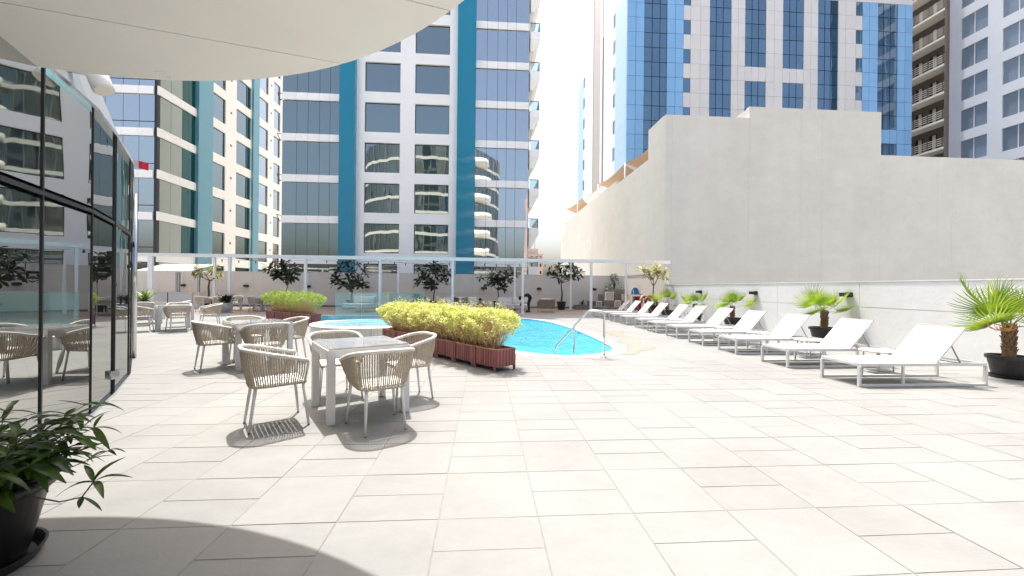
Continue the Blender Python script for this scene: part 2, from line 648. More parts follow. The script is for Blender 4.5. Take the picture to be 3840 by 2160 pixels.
def copy_tree(o, parent=None):
    c = o.copy()
    COL.objects.link(c)
    c.parent = parent
    for ch in o.children:
        copy_tree(ch, c)
    return c


def smooth_poly(P, k=8):
    out, n = [], len(P)
    for i in range(n):
        a, b, c, d = (Vector(P[(i + j) % n]) for j in (-1, 0, 1, 2))
        for s in range(k):
            t = s / k
            out.append(.5 * (2 * b + (c - a) * t + (2 * a - 5 * b + 4 * c - d) * t * t + (3 * b - a - 3 * c + d) * t ** 3))
    return out


def offset_poly(P, d):
    n, out = len(P), []
    area = sum(P[i].x * P[(i + 1) % n].y - P[(i + 1) % n].x * P[i].y for i in range(n))
    s = 1 if area > 0 else -1
    for i in range(n):
        t = (P[(i + 1) % n] - P[i - 1]).normalized()
        out.append(P[i] + Vector((t.y, -t.x)) * d * s)
    return out


def inside(P, x, y):
    r, n = False, len(P)
    for i in range(n):
        a, b = P[i], P[i - 1]
        if (a.y > y) != (b.y > y) and x < (b.x - a.x) * (y - a.y) / (b.y - a.y) + a.x:
            r = not r
    return r


ORD = ['first', 'second', 'third', 'fourth', 'fifth', 'sixth', 'seventh', 'eighth', 'ninth', 'tenth', 'eleventh', 'twelfth']
# ================================================================== ground, terrace floor, pool
g = MB().add([(-3000, -3000, -14), (3000, -3000, -14), (3000, 3000, -14), (-3000, 3000, -14)], [(0, 1, 2, 3)])
o = link('ground', g.mesh('ground', M['asphalt']))
tag(o, kind='structure')
POOL = smooth_poly([(.72, 8.58), (1.13, 8.22), (1.64, 8.0), (2.21, 8.10), (2.62, 8.40), (2.92, 8.85), (3.04, 9.7), (3.06, 11.5),
                    (3.0, 13.3), (2.75, 15.5), (2.3, 17.0), (1.5, 17.9), (.3, 18.35), (-2, 18.7), (-5, 18.9), (-7.2, 19.1),
                    (-8.0, 18.7), (-7.8, 17.7), (-6.9, 16.4), (-5.9, 14.9), (-4.6, 13.2), (-3, 11.6), (-1.6, 10.3), (-.3, 9.3)], 5)
COPE = offset_poly(POOL, .17)
CUT = offset_poly(POOL, .09)
XW0, XW1, YF = -24.0, 9.75, 27.4
SHADE_Y = TY0 + PY * 31 - .0      # patio paving with the tower's shade in its colour begins here
pod = MB()
for (x0, x1, y0, y1) in ((XW0, -8.6, -12, YF + .2), (-8.6, 3.6, -12, 7.2), (-8.6, 3.6, 19.7, YF + .2), (3.6, XW1 + .25, -12, YF + .2)):
    pod.box(x0, x1, y0, y1, -14, -.05)
pod.box(-8.599, 3.599, 7.201, 19.699, -14, -1.35)
o = link('terrace_podium', pod.mesh('terrace_podium', M['concrete']))
tag(o, kind='structure')


def near_pool(x0, x1, y0, y1):
    """0 outside, 2 wholly inside, 1 on the edge"""
    k = [inside(CUT, x, y) for x in (x0, (x0 + x1) / 2, x1) for y in (y0, (y0 + y1) / 2, y1)]
    return 2 if all(k) else 1 if any(k) else 0


floor = link('terrace_floor', None)
floor_b = MB()
rest, rest2 = MB(), MB()
cells = []
G = .0016
i0, i1 = int((XW0 - TX0) / PX) - 1, int((XW1 - TX0) / PX) + 1
for i in range(i0, i1 + 1):
    for j in range(-9, 44):
        x0, x1 = TX0 + i * PX, TX0 + (i + 1) * PX
        y0, y1 = TY0 + j * PY, TY0 + (j + 1) * PY
        x1 = min(x1, XW1)
        y1 = min(y1, YF)
        if x1 - x0 < .02 or y1 - y0 < .02:
            continue
        s = near_pool(x0, x1, y0, y1) if 7 < y1 and y0 < 20 and x0 < 4 and x1 > -9 else 0
        if s == 2:
            continue
        if s == 1:
            n = 10
            for a in range(n):
                for b in range(n):
                    xa, xb = x0 + (x1 - x0) * a / n, x0 + (x1 - x0) * (a + 1) / n
                    ya, yb = y0 + (y1 - y0) * b / n, y0 + (y1 - y0) * (b + 1) / n
                    if not inside(CUT, (xa + xb) / 2, (ya + yb) / 2):
                        rest.add([(xa, ya, 0), (xb, ya, 0), (xb, yb, 0), (xa, yb, 0)], [(0, 1, 2, 3)])
            continue
        floor_b.add([(x0, y0, -.0022), (x1, y0, -.0022), (x1, y1, -.0022), (x0, y1, -.0022)], [(0, 1, 2, 3)])
        sp = [(y0, y1)]
        if (i + j) % 2 == 0 and j >= -9:
            sp = [(y0, (y0 + y1) / 2), ((y0 + y1) / 2, y1)]
        for (a, b) in sp:
            cells.append((x0 + G, x1 - G, a + G, b - G, y0))
fb = floor_b.mesh('terrace_floor', M['grout'])
bpy.data.objects.remove(floor)
floor = tag(link('terrace_floor', fb), kind='structure')
WL[floor] = Vector((0, 0, 0))


def key(c):
    x, y = (c[0] + c[1]) / 2, (c[2] + c[3]) / 2
    vis = y > 1.2 and abs(x - .07 * y) < 1.34 * y
    return (0 if vis else 1, y + .12 * abs(x))


cells.sort(key=key)
tm = {}
for k, c in enumerate(cells):
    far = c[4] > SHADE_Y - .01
    dz = random.uniform(-.0012, .0012)
    if k < 300:
        kk = round(c[3] - c[2], 3)
        if kk not in tm:
            wx, wy = c[1] - c[0], c[3] - c[2]
            e = .003
            q = MB()
            q.add([(-wx / 2, -wy / 2, -.012), (wx / 2, -wy / 2, -.012), (wx / 2, wy / 2, -.012), (-wx / 2, wy / 2, -.012),
                   (-wx / 2 + e, -wy / 2 + e, 0), (wx / 2 - e, -wy / 2 + e, 0), (wx / 2 - e, wy / 2 - e, 0), (-wx / 2 + e, wy / 2 - e, 0)],
                  [(4, 5, 6, 7), (0, 1, 5, 4), (1, 2, 6, 5), (2, 3, 7, 6), (3, 0, 4, 7)])
            tm[kk] = q.mesh('tile', M['tile'])
        link('tile', tm[kk], floor, ((c[0] + c[1]) / 2, (c[2] + c[3]) / 2, dz),
             (random.uniform(-.0016, .0016), random.uniform(-.0016, .0016), 0))
    else:
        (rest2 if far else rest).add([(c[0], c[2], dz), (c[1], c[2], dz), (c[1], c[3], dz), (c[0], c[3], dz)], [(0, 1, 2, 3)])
tag(link('paving', rest.mesh('paving', M['tile']), floor), kind='stuff')
tag(link('shaded_patio_paving', rest2.mesh('shaded_patio_paving', M['tile_shade']), floor), kind='stuff')
# wet patch beside the pool: thin film on the stone
wet = mat('wet_stone', (.33, .29, .24), .22, var=.1)
for pc in [[(3.25, 8.55), (3.7, 8.75), (4.05, 9.2), (3.9, 9.8), (4.3, 10.6), (4.15, 11.6), (4.5, 12.6), (4.2, 12.9), (3.75, 11.9), (3.85, 10.9), (3.5, 10.2), (3.55, 9.4), (3.3, 9.0)],
           [(2.75, 8.2), (3.1, 8.15), (3.35, 8.4), (3.2, 8.62), (3.05, 8.45)]]:
    P = smooth_poly(pc, 4)
    P = [p + Vector((noise.noise((p.x * 5, p.y * 5, 1)), noise.noise((p.x * 5, p.y * 5, 7)))) * .12 for p in P]
    tag(solo('puddle', MB().add([(p.x, p.y, .0045) for p in P], [tuple(range(len(P)))]), wet,
             'damp trail of splashed water on the paving beside the pool' if len(pc) > 8 else 'small wet patch at the foot of the pool edge', 'puddle'), kind='stuff')
# ---- pool
pool = thing('swimming_pool', (-2, 14, -1.3), 'large curved swimming pool with bright turquoise water and pale stone edge', 'swimming pool')
n = len(POOL)
q = MB()
q.add([(p.x, p.y, -1.2) for p in POOL] + [(p.x, p.y, .002) for p in POOL],
      [(i, n + i, n + (i + 1) % n, (i + 1) % n) for i in range(n)] + [tuple(range(n))])
part('basin', q, M['pool'], pool)
q = MB()
OUT = offset_poly(POOL, .30)
for i in range(n):
    j = (i + 1) % n
    a, b, c, d = POOL[i], POOL[j], OUT[j], OUT[i]
    q.add([(a.x, a.y, -.03), (b.x, b.y, -.03), (b.x, b.y, .010), (a.x, a.y, .010), (c.x, c.y, .006), (d.x, d.y, .006)],
          [(0, 1, 2, 3), (3, 2, 4, 5)])
part('coping', q, M['coping'], pool)
wq, idx, cs = MB(), {}, .075
WE = offset_poly(POOL, .05)


def wv(i, j):
    if (i, j) not in idx:
        x, y = -8.6 + i * cs, 7.6 + j * cs
        z = .026 * noise.noise((x * 1.5, y * .9, 3.1)) + .017 * noise.noise((x * 3.3 + 5, y * 2.1, 8.0)) + .006 * noise.noise((x * 7, y * 5, 1.0))
        idx[(i, j)] = len(wq.v)
        wq.v.append((x, y, -.075 + z))
    return idx[(i, j)]


for i in range(160):
    for j in range(158):
        if inside(WE, -8.6 + (i + .5) * cs, 7.6 + (j + .5) * cs):
            wq.f.append((wv(i, j), wv(i + 1, j), wv(i + 1, j + 1), wv(i, j + 1)))
part('water', wq, M['water'], pool, True)
for (x, y, ang) in ((3.0, 12.4, 90), (2.92, 14.4, 90)):
    mtx = Matrix.Translation((x - .01, y, -.035)) @ Matrix.Rotation(R(ang), 4, 'Z')
    part('depth_marker', MB().obox(mtx, .16, .012, .05), M['teal'], pool)
# handrail of the steps
rl = thing('pool_handrail', (2.4, 7.79, 0), 'bent stainless steel handrail rising from the pool steps', 'handrail')
H0, H1 = Vector((2.40, 7.79, 0)), Vector((1.50, 8.19, 0))
d = (H1 - H0).normalized()
pts = [H0 + Vector((0, 0, z)) for z in (-.0, .4, .82)]
for k in range(1, 6):
    a = R(15 * k)
    pts.append(H0 + Vector((0, 0, .83)) + d * (.09 * (1 - math.cos(a))) + Vector((0, 0, .09 * math.sin(a))))
pts += [H0 + d * .26 + Vector((0, 0, .935))]
pts += [H0 + d * .34 + Vector((0, 0, .90))]
pts += [H1 - d * .04 + Vector((0, 0, .20)), H1 + Vector((0, 0, .14)), H1 + Vector((0, 0, -.6))]
part('rail', MB().tube(pts, .021, 10), M['steel'], rl, True)
b2 = H0 + d * .60
part('post', MB().tube([b2 + Vector((0, 0, -.6)), b2 + Vector((0, 0, .615))], .019, 10), M['steel'], rl, True)
part('flange', MB().lathe([(0, .03), (.04, .03), (.055, .008), (.055, 0)], 16, tuple(H0)), M['steel'], rl, True)
# jacuzzi
JX, JY, JR = -3.4, 12.3, 1.66
jz = thing('hot_tub', (JX, JY, 0), 'round raised white tiled hot tub with pale blue water', 'hot tub')
part('tub_wall', MB().lathe([(JR, -1.2), (JR, .235), (JR, .238)], 72, (JX, JY, 0)), M['jac'], jz, True)
part('rim', MB().lathe([(JR + .012, .235), (JR + .02, .25), (JR + .02, .272), (JR + .01, .282), (JR - .33, .285), (JR - .34, .27), (JR - .34, .15)], 72, (JX, JY, 0)), M['coping'], jz)
part('basin', MB().lathe([(JR - .341, .275), (JR - .341, .17), (JR - .62, .168), (JR - .62, .11), (JR - .9, .108), (JR - .9, .04), (0, .038)], 72, (JX, JY, 0)), M['jacin'], jz)
part('water', MB().disc(JR - .342, .245, 72, (JX, JY)), clear_glass('hot_tub_water', (.55, .88, .92), 1.33, .12), jz)
# glass screen round the far side of the tub
gs = thing('glass_screen', (JX, JY + 1.6, .28), 'curved frameless glass screen standing behind the hot tub', 'glass screen')
angs = [146, 116, 86, 56, 30]
for a0, a1 in zip(angs, angs[1:]):
    p0 = Vector((JX + 1.72 * math.cos(R(a0 - .3)), JY + 1.72 * math.sin(R(a0 - .3)), 0))
    p1 = Vector((JX + 1.72 * math.cos(R(a1 + .3)), JY + 1.72 * math.sin(R(a1 + .3)), 0))
    pn = part('pane', MB().bar(p0 + Vector((0, 0, .60)), p1 + Vector((0, 0, .60)), .012, 1.14), M['glass'], gs)
    for t in (.2, .8):
        c = p0.lerp(p1, t)
        part('clamp', MB().box(c.x - .03, c.x + .03, c.y - .03, c.y + .03, -.02, .14), M['steel'], pn)
# ================================================================== walls round the terrace
# right white wall: lower and upper courses of plaster panels
ww = thing('boundary_wall', (9.75, 10, 0), 'white plastered boundary wall with thin grooves behind the loungers', 'wall')
ys = [-4, -1.5, 1.2, 3.95, 6.7, 9.70, 12.6, 15.5, 18.3, 20.95]
for a, b in zip(ys, ys[1:]):
    piece('wall_panel', ww, 9.75, 10.0, a + .006, b - .006, 0, .955, M['wwall'])
    piece('wall_panel', ww, 9.75, 10.0, a + .006, b - .006, .97, 1.60, M['wwall'])
part('core', MB().box(9.765, 9.99, -4, 20.94, .001, 1.605), M['concrete'], ww)
part('coping', MB().box(9.74, 10.02, -4, 20.95, 1.606, 1.635), M['wwall'], ww)
sw = thing('corner_wall', (9.75, 24.2, 0), 'beige side wall closing the far right corner of the patio', 'wall')
part('wall_panel', MB().box(9.751, 10.0, 20.96, 27.39, 0, 2.28), M['beige'], sw)
part('coping', MB().box(9.73, 10.02, 20.955, 27.39, 2.281, 2.31), M['beige'], sw)
fw = thing('patio_back_wall', (-6, 27.4, 0), 'long beige plastered wall along the back of the patio', 'wall')
xs = [-24, -19.6, -15.2, -11.6, -8.0, -4.4, -.8, 2.8, 6.3, 9.74]
for a, b in zip(xs, xs[1:]):
    piece('wall_panel', fw, a + .008, b - .008, 27.4, 27.6, 0, .93, M['beige'])
    piece('wall_panel', fw, a + .008, b - .008, 27.4, 27.6, .945, 2.27, M['beige'])
part('core', MB().box(-24, 9.74, 27.413, 27.59, .001, 2.272), M['concrete'], fw)
part('coping', MB().box(-24, 9.72, 27.385, 27.62, 2.2725, 2.30), M['beige'], fw)
part('skirting', MB().box(-24, 9.74, 27.37, 27.399, .0, .10), M['stone'], fw)
# wall lights
NM = ['leftmost on the far wall above the bar counter', 'far wall behind the left patio tables', 'far wall beside the tree above the short hedge', 'far wall right of the second dark tree',
      'far wall among the leaves of the middle tree', 'far wall left of the tree behind the sofa', 'far wall above the brown armchair', 'far wall above the lattice blocks']
for x, nm in zip((-19.6, -15.65, -11.68, -7.85, -3.96, -.07, 3.79, 7.68), NM):
    t = thing('wall_light', (x, 27.4, 1.33), 'small black box wall light, ' + nm, 'wall light', 'black box lights on the walls')
    part('housing', MB().box(x - .15, x + .15, 27.25, 27.385, 1.28, 1.40), M['blackbox'], t)
    part('back_plate', MB().box(x - .10, x + .10, 27.3855, 27.3985, 1.26, 1.42), M['blackbox'], t)
for y, nm in ((9.99, 'white wall right of the middle palm'), (13.66, 'white wall right of the third lounger group'), (17.3, 'white wall behind the far palms')):
    t = thing('wall_light', (9.75, y, 1.28), 'black box wall light on the ' + nm, 'wall light', 'black box lights on the walls')
    part('housing', MB().box(9.58, 9.732, y - .13, y + .13, 1.225, 1.33), M['blackbox'], t)
    part('back_plate', MB().box(9.7325, 9.7485, y - .09, y + .09, 1.21, 1.345), M['blackbox'], t)

# ================================================================== pergola
pg = thing('pergola', (-5, 21.2, 0), 'long white pergola frame with slim posts across the back of the terrace', 'pergola')
part('front_beam', MB().box(-19.5, 10.17, 21.13, 21.27, 2.78, 2.955), M['pergw'], pg)
part('back_beam', MB().box(-19.5, 9.6, 24.93, 25.07, 3.06, 3.20), M['pergw'], pg)
for x in (-16.73, -12.94, -9.2, -5.43, -1.67, 2.06, 5.78):
    w = .11 if x < -16 else .062
    p = part('post', MB().box(x - w, x + w, 21.14, 21.26, 0.0, 2.778), M['pergw'], pg)
    part('base_plate', MB().box(x - w - .03, x + w + .03, 21.09, 21.31, .001, .012), M['pergw'], p)
for x in (-16.13, -12.5, -8.9, -5.3, -1.7, 1.91, 5.49, 9.11):
    if x in (-16.13, -5.3, 1.91, 5.49, 9.11):
        part('post', MB().box(x - .06, x + .06, 24.94, 25.06, 0, 3.059), M['pergw'], pg)
    part('rafter', MB().bar((x, 21.275, 2.87), (x, 24.925, 3.125), .06, .10), M['pergw'], pg)
# string lights
SL = [(-14.5, -9.3, 22.4, 'left'), (-8.8, -5.5, 22.2, 'second from the left'), (-5.4, -1.7, 23.0, 'in the middle'), (-1.0, 3.0, 22.4, 'second from the right'), (3.4, 5.6, 23.3, 'rightmost')]
for (xa, xb, y, nm) in SL:
    t = thing('string_light', (xa, y, 2.7), 'string of small dark bulbs under the pergola beam, ' + nm, 'string light', 'bulb strings under the pergola')
    k = 12
    P = [(xa + (xb - xa) * i / k, y, 2.80 - .10 * math.sin(math.pi * i / k)) for i in range(k + 1)]
    part('cable', MB().tube(P, .006, 4), M['blackbox'], t)
    for i in range(1, k, 2):
        x, _, z = P[i]
        part('bulb', MB().lathe([(.0, 0), (.018, -.005), (.02, -.05), (.032, -.085), (.03, -.12), (.0, -.14)], 8, (x, y, z)), M['blackbox'], t, True)

# ================================================================== glass pavilion on the left
GP = [(-2.35, .55), (-3.07, 2.17), (-3.71, 3.61), (-4.09, 4.45), (-4.61, 5.30), (-5.32, 6.36), (-6.57, 7.90), (-8.3, 9.6), (-10.4, 11.2)]
gp = thing('glass_pavilion', (-5, 5, 0), 'curved glass fronted pavilion mirroring the towers, along the left edge', 'building')
TOPZ, TRZ = 3.20, 2.13
for i, (a, b) in enumerate(zip(GP, GP[1:])):
    A, B = Vector((*a, 0)), Vector((*b, 0))
    d = (B - A).normalized()
    nrm = Vector((d.y, -d.x, 0))
    a_, b_ = A + d * .012, B - d * .012
    for (z0, z1) in ((.03, TRZ - .05), (TRZ + .05, TOPZ - .02)):
        zc = (z0 + z1) / 2
        mtx = Matrix.Translation((a_ + b_) / 2 + Vector((0, 0, zc)) - nrm * .01) @ d.to_track_quat('X', 'Z').to_matrix().to_4x4()
        o = part('pane', MB().obox(mtx, (b_ - a_).length, .012, z1 - z0), M['paviglass'], gp)
    up = Vector((0, 0, 1))
    part('transom', MB().bar(A + up * TRZ, B + up * TRZ, .014, .04), M['frame'], gp)
    part('head_rail', MB().bar(A + up * TOPZ, B + up * TOPZ, .07, .04), M['steel'], gp)
    part('sill_rail', MB().bar(A + up * .015, B + up * .015, .05, .03), M['steel'], gp)
    # fascia of brushed metal above the glass, leaning back
    q = MB()
    o1 = -nrm * .02
    o2 = -nrm * .35
    q.add([A + o1 + up * (TOPZ + .03), B + o1 + up * (TOPZ + .03), B + o2 + up * 4.25, A + o2 + up * 4.25,
           A + o1 * 9 + up * (TOPZ + .03), B + o1 * 9 + up * (TOPZ + .03), B + o2 * 1.4 + up * 4.25, A + o2 * 1.4 + up * 4.25],
          [(0, 1, 2, 3), (7, 6, 5, 4), (3, 2, 6, 7), (0, 4, 5, 1)])
    part('fascia', q, M['silver'], gp)
    if i:
        w = {2: .020, 4: .030}.get(i, .005)
        part('mullion', MB().obox(Matrix.Translation(A + up * 1.6) @ d.to_track_quat('X', 'Z').to_matrix().to_4x4(), w, .03 if i == 4 else .012, 3.16),
             M['frame'], gp)
P = [Vector((*p, 0)) for p in GP]
part('post', MB().tube([P[6] + Vector((.08, -.03, 0)), P[6] + Vector((.08, -.03, 3.05))], .035, 12), M['steel'], gp, True)
dh = part('door_hinge', MB().box(-4.66, -4.54, 5.20, 5.30, .20, .30), M['steel'], gp)
# solid body behind the glass and roof
q = MB().prism([(p[0] - .22, p[1] - .12) for p in GP] + [(-16, 11.2), (-16, .6)], 0.0, 3.1)
part('room_block', q, M['frame'], gp)
q = MB().prism([(p[0] - .45, p[1] - .2) for p in GP] + [(-16, 11.0), (-16, .4)], 4.0, 4.2)
part('roof', q, M['grey'], gp)
# round canopy overhead
cn = thing('entrance_canopy', (-2.75, .19, 3.15), 'big round off white canopy overhead at upper left', 'canopy')
CXY, CR = Vector((-2.75, .19)), 3.47
ang = R(15.2)
ex, ey = Vector((math.cos(ang), math.sin(ang))), Vector((-math.sin(ang), math.cos(ang)))
off0 = (Vector((-1.09, 3.28)) - CXY).dot(ey)
cuts = sorted([off0 - .9 * k for k in range(-2, 8) if abs(off0 - .9 * k) < CR - .05])
edges = [-CR] + cuts + [CR]
for a, b in zip(edges, edges[1:]):
    a2, b2 = a + (.005 if a > -CR else 0), b - (.005 if b < CR else 0)
    k = 26
    ring = []
    ta, tb = math.asin(max(-1, a2 / CR)), math.asin(min(1, b2 / CR))
    for i in range(k + 1):
        t = ta + (tb - ta) * i / k
        ring.append(CXY + ex * CR * math.cos(t) + ey * CR * math.sin(t))
    for i in range(k + 1):
        t = tb + (ta - tb) * i / k
        ring.append(CXY - ex * CR * math.cos(t) + ey * CR * math.sin(t))
    # drop repeated points at the caps
    cl = [ring[0]]
    for p in ring[1:]:
        if (p - cl[-1]).length > .004:
            cl.append(p)
    if (cl[0] - cl[-1]).length < .004:
        cl.pop()
    part('soffit_panel', MB().prism([(p.x, p.y) for p in cl], 3.15, 3.19), M['soffit'], cn)
part('body', MB().lathe([(0, 3.195), (CR - .01, 3.195), (CR + .02, 3.22), (CR + .02, 3.55), (0, 3.6)], 96, (CXY.x, CXY.y, 0)), M['soffit'], cn)
part('inspection_hatch', MB().lathe([(.045, 3.148), (.05, 3.146), (.055, 3.149)], 24, (-2.72, 3.56, 0)), M['soffit'], cn)
# spotlight below the canopy
sp = thing('spotlight', (-4.05, 4.2, 3.3), 'white cylindrical spotlight on an arm beneath the round canopy', 'spotlight')
a = Vector((-3.86, 4.2, 3.50)); b = Vector((-3.74, 4.17, 3.27))
part('lamp_body', MB().tube([a, a.lerp(b, .1), b.lerp(a, .02), b], [.06, .085, .085, .08], 20), M['white'], sp, True)
part('bracket', MB().bar((-4.06, 4.2, 3.47), (-3.85, 4.13, 3.40), .03, .035).bar((-4.25, 4.22, 3.53), (-4.02, 4.2, 3.47), .07, .05), M['white'], sp)
part('lens', MB().tube([b, b + (b - a).normalized() * .006], .07, 20), M['cushion'], sp)
# flag over the pavilion
fl = thing('small_flag', (-8.0, 9.6, 4.2), 'small red and white flag on the pavilion roof edge', 'flag')
part('pole', MB().tube([(-7.97, 9.5, 3.9), (-7.90, 9.5, 4.28)], .008, 6), M['white'], fl)
q = MB()
q2 = MB()
for k in range(6):
    x0, x1 = -7.89 + .05 * k, -7.84 + .05 * k
    y0, y1 = 9.5 + .03 * math.sin(k * 1.3), 9.5 + .03 * math.sin(k * 1.3 + 1.3)
    (q2 if k < 2 else q).add([(x0, y0, 4.00 - .01 * k), (x1, y1, 3.99 - .01 * k), (x1, y1, 4.16 - .01 * k), (x0, y0, 4.17 - .01 * k),
           (x0, y0 + .004, 4.00 - .01 * k), (x1, y1 + .004, 3.99 - .01 * k), (x1, y1 + .004, 4.16 - .01 * k), (x0, y0 + .004, 4.17 - .01 * k)],
          [(0, 1, 2, 3), (7, 6, 5, 4)])
part('cloth', q, M['redcloth'], fl)
part('white_band', q2, M['white'], fl)
# ================================================================== towers
ZT0, FH = 6.52, 3.28          # window head of the reference floor, storey height
TOP = 39.6


def tilt():
    return (random.gauss(0, .0014), 0, random.gauss(0, .0014))


def win_frame_mesh(w, h, axis):
    q, t = MB(), .05
    for (a, b, c, d) in ((-w / 2, w / 2, -h / 2, -h / 2 + t), (-w / 2, w / 2, h / 2 - t, h / 2), (-w / 2, -w / 2 + t, -h / 2 + t, h / 2 - t), (w / 2 - t, w / 2, -h / 2 + t, h / 2 - t)):
        if axis == 'x':
            q.box(a, b, -.04, .04, c, d)
        else:
            q.box(-.04, .04, a, b, c, d)
    return q.mesh('window', M['frame'])


_wf = {}


def window(root, axis, u0, u1, pl, z0, z1, gm, bars=0):
    """window in a wall: frame part with its pane as sub-part; axis x: wall faces -y, axis y: wall faces +x"""
    w, h = u1 - u0, z1 - z0
    k = (round(w, 2), round(h, 2), axis)
    if k not in _wf:
        _wf[k] = win_frame_mesh(w, h, axis)
    c = Vector(((u0 + u1) / 2, pl, (z0 + z1) / 2)) if axis == 'x' else Vector((pl, (u0 + u1) / 2, (z0 + z1) / 2))
    f = link('window', _wf[k], root, c - WL[root])
    WL[f] = c
    if axis == 'x':
        piece('pane', f, u0 + .05, u1 - .05, pl - .01, pl + .01, z0 + .05, z1 - .05, gm, tilt())
    else:
        piece('pane', f, pl - .01, pl + .01, u0 + .05, u1 - .05, z0 + .05, z1 - .05, gm, (0, random.gauss(0, .0022), random.gauss(0, .0022)))
    return f


KF = range(-3, 10)            # storeys in view and above
# ---- white tower with teal fins
mt = thing('white_tower', (-6, 33, -14), 'white apartment tower with two teal fins and square windows, behind the patio', 'building')
part('core', MB().box(-16.2, 3.58, 33.32, 50, -14, TOP), M['frame'], mt)
part('side_wall', MB().box(-16.3, -16.21, 33.33, 50, -14, TOP), M['cream'], mt)
part('side_wall', MB().box(3.581, 3.66, 33.4, 50, -14, TOP), M['cream'], mt)
q = MB()
cols = [(-9.8, -6.98), (-5.79, -3.0)]
for (a, b) in ((-10.44, -9.8), (-6.98, -5.79), (-3.0, -2.33)):
    q.box(a, b, 33.0, 33.31, -14, TOP)
for (a, b) in cols:
    zp = -14
    for k in KF:
        zt = ZT0 + FH * k
        q.box(a, b, 33.0, 33.31, zp, zt - 2.42)
        zp = zt
    q.box(a, b, 33.0, 33.31, zp, TOP)
part('front_wall', q, M['fwhite'], mt)
for k in KF:
    zt = ZT0 + FH * k
    for (a, b) in cols:
        window(mt, 'x', a, b, 33.2, zt - 2.42, zt, M['tglass'])
    for E_, gm, zb in (([-16.25, -15.12, -14.25, -13.35, -12.53, -11.66], M['tglass'], 6.43), ([-.86, .07, .95, 1.72, 2.47, 3.56], M['pglass'], 6.40)):
        z0 = zb + FH * k
        for a, b in zip(E_, E_[1:]):
            piece('spandrel_panel', mt, a + .01, b - .01, 32.90, 33.0, z0, z0 + .58, M['fwhite'])
            piece('glass_pane', mt, a + .012, b - .012, 33.03, 33.05, z0 + .60, z0 + FH - .02, gm, tilt())
part('roof_band', MB().box(-16.3, 3.62, 32.9, 50, TOP, TOP + .8), M['fwhite'], mt)
for a, b in ((-11.66, -10.44), (-2.33, -.86)):
    part('fin', MB().box(a, b, 32.55, 33.3, -14, TOP + 2), M['teal'], mt)
for k in KF:                   # balconies at the right end
    z = 13.0 + FH * (k - 2)
    s = part('balcony', MB().box(3.67, 4.5, 33.1, 37, z - .62, z), M['fwhite'], mt)
    q = MB()
    q.add([(3.67, 33.15, z - .622), (4.45, 33.15, z - .622), (3.95, 33.15, z - 1.6), (3.67, 33.15, z - 1.6),
           (3.67, 36.9, z - .622), (4.45, 36.9, z - .622), (3.95, 36.9, z - 1.6), (3.67, 36.9, z - 1.6)],
          [(0, 3, 2, 1), (4, 5, 6, 7), (1, 2, 6, 5), (2, 3, 7, 6)])
    part('bracket', q, M['cream'], s)
    part('glass_rail', MB().box(3.72, 4.44, 33.13, 33.145, z + .02, z + .72).box(4.425, 4.44, 33.15, 37, z + .02, z + .72), M['balglass'], s)
    part('handrail', MB().box(3.67, 4.47, 33.11, 33.16, z + .722, z + .77).box(4.42, 4.47, 33.161, 37, z + .722, z + .77).box(4.42, 4.47, 33.11, 33.16, z, z + .721), M['frame'], s)
    part('awning_stay', MB().bar((-16.26, 33.2, z + .55), (-16.85, 33.5, z + .75), .05).bar((-16.85, 33.5, z + .75), (-16.7, 33.6, z + .2), .05).bar((-16.26, 33.2, z + .2), (-16.7, 33.6, z + .2), .05), M['frame'], mt)
# ---- left tower: glass front and receding side
lt = thing('left_tower', (-30, 33, -14), 'cream tower with pale teal fins receding at the left of the gap', 'building')
XL = -25.63
part('core', MB().box(-42, XL - .32, 33.32, 52, -14, TOP), M['frame'], lt)
E_ = [-36, -34.2, -32.6, -31.0, -29.5, -28.2, -27.02, -25.88]
for k in KF:
    z0 = 6.43 + FH * k
    for a, b in zip(E_, E_[1:]):
        piece('spandrel_panel', lt, a + .01, b - .01, 32.9, 33.0, z0, z0 + .6, M['fwhite'])
        zm = z0 + 1.15
        piece('glass_pane', lt, a + .015, b - .015, 33.03, 33.05, z0 + .62, zm - .03, M['pglass'], tilt())
        piece('glass_pane', lt, a + .015, b - .015, 33.03, 33.05, zm + .03, z0 + FH - .02, M['pglass'], tilt())
    for a, b in ((33.0, 34.1), (34.1, 35.2), (35.2, 36.2), (36.2, 37.12)):
        piece('spandrel_panel', lt, XL - .05, XL + .06, a + .008, b - .008, z0, z0 + .68, M['cream'])
    for a, b, gm in ((33.3, 34.4, 'tglass'), (34.4, 35.6, 'tglass'), (35.6, 36.35, 'dglass'), (36.35, 37.12, 'dglass')):
        piece('glass_pane', lt, XL - .08, XL - .06, a + .01, b - .01, z0 + .7, z0 + FH - .02, M[gm], (0, random.gauss(0, .002), random.gauss(0, .002)))
part('corner_mullion', MB().box(-25.87, XL - .04, 33.02, 33.29, -14, TOP), M['frame'], lt)
q = MB()
wc = [(39.06, 41.15), (42.87, 45.5), (46.81, 48.87), (50.1, 51.6)]
pier = [(39.0, 39.06), (41.15, 42.87), (45.5, 45.54), (46.68, 46.81), (48.87, 50.1), (51.6, 52.3)]
for a, b in pier:
    q.box(XL - .31, XL, a, b, -14, TOP)
for a, b in wc:
    zp = -14
    for k in KF:
        zt = ZT0 + FH * k
        q.box(XL - .31, XL, a, b, zp, zt - 2.4)
        zp = zt
    q.box(XL - .31, XL, a, b, zp, TOP)
part('side_wall', q, M['cream'], lt)
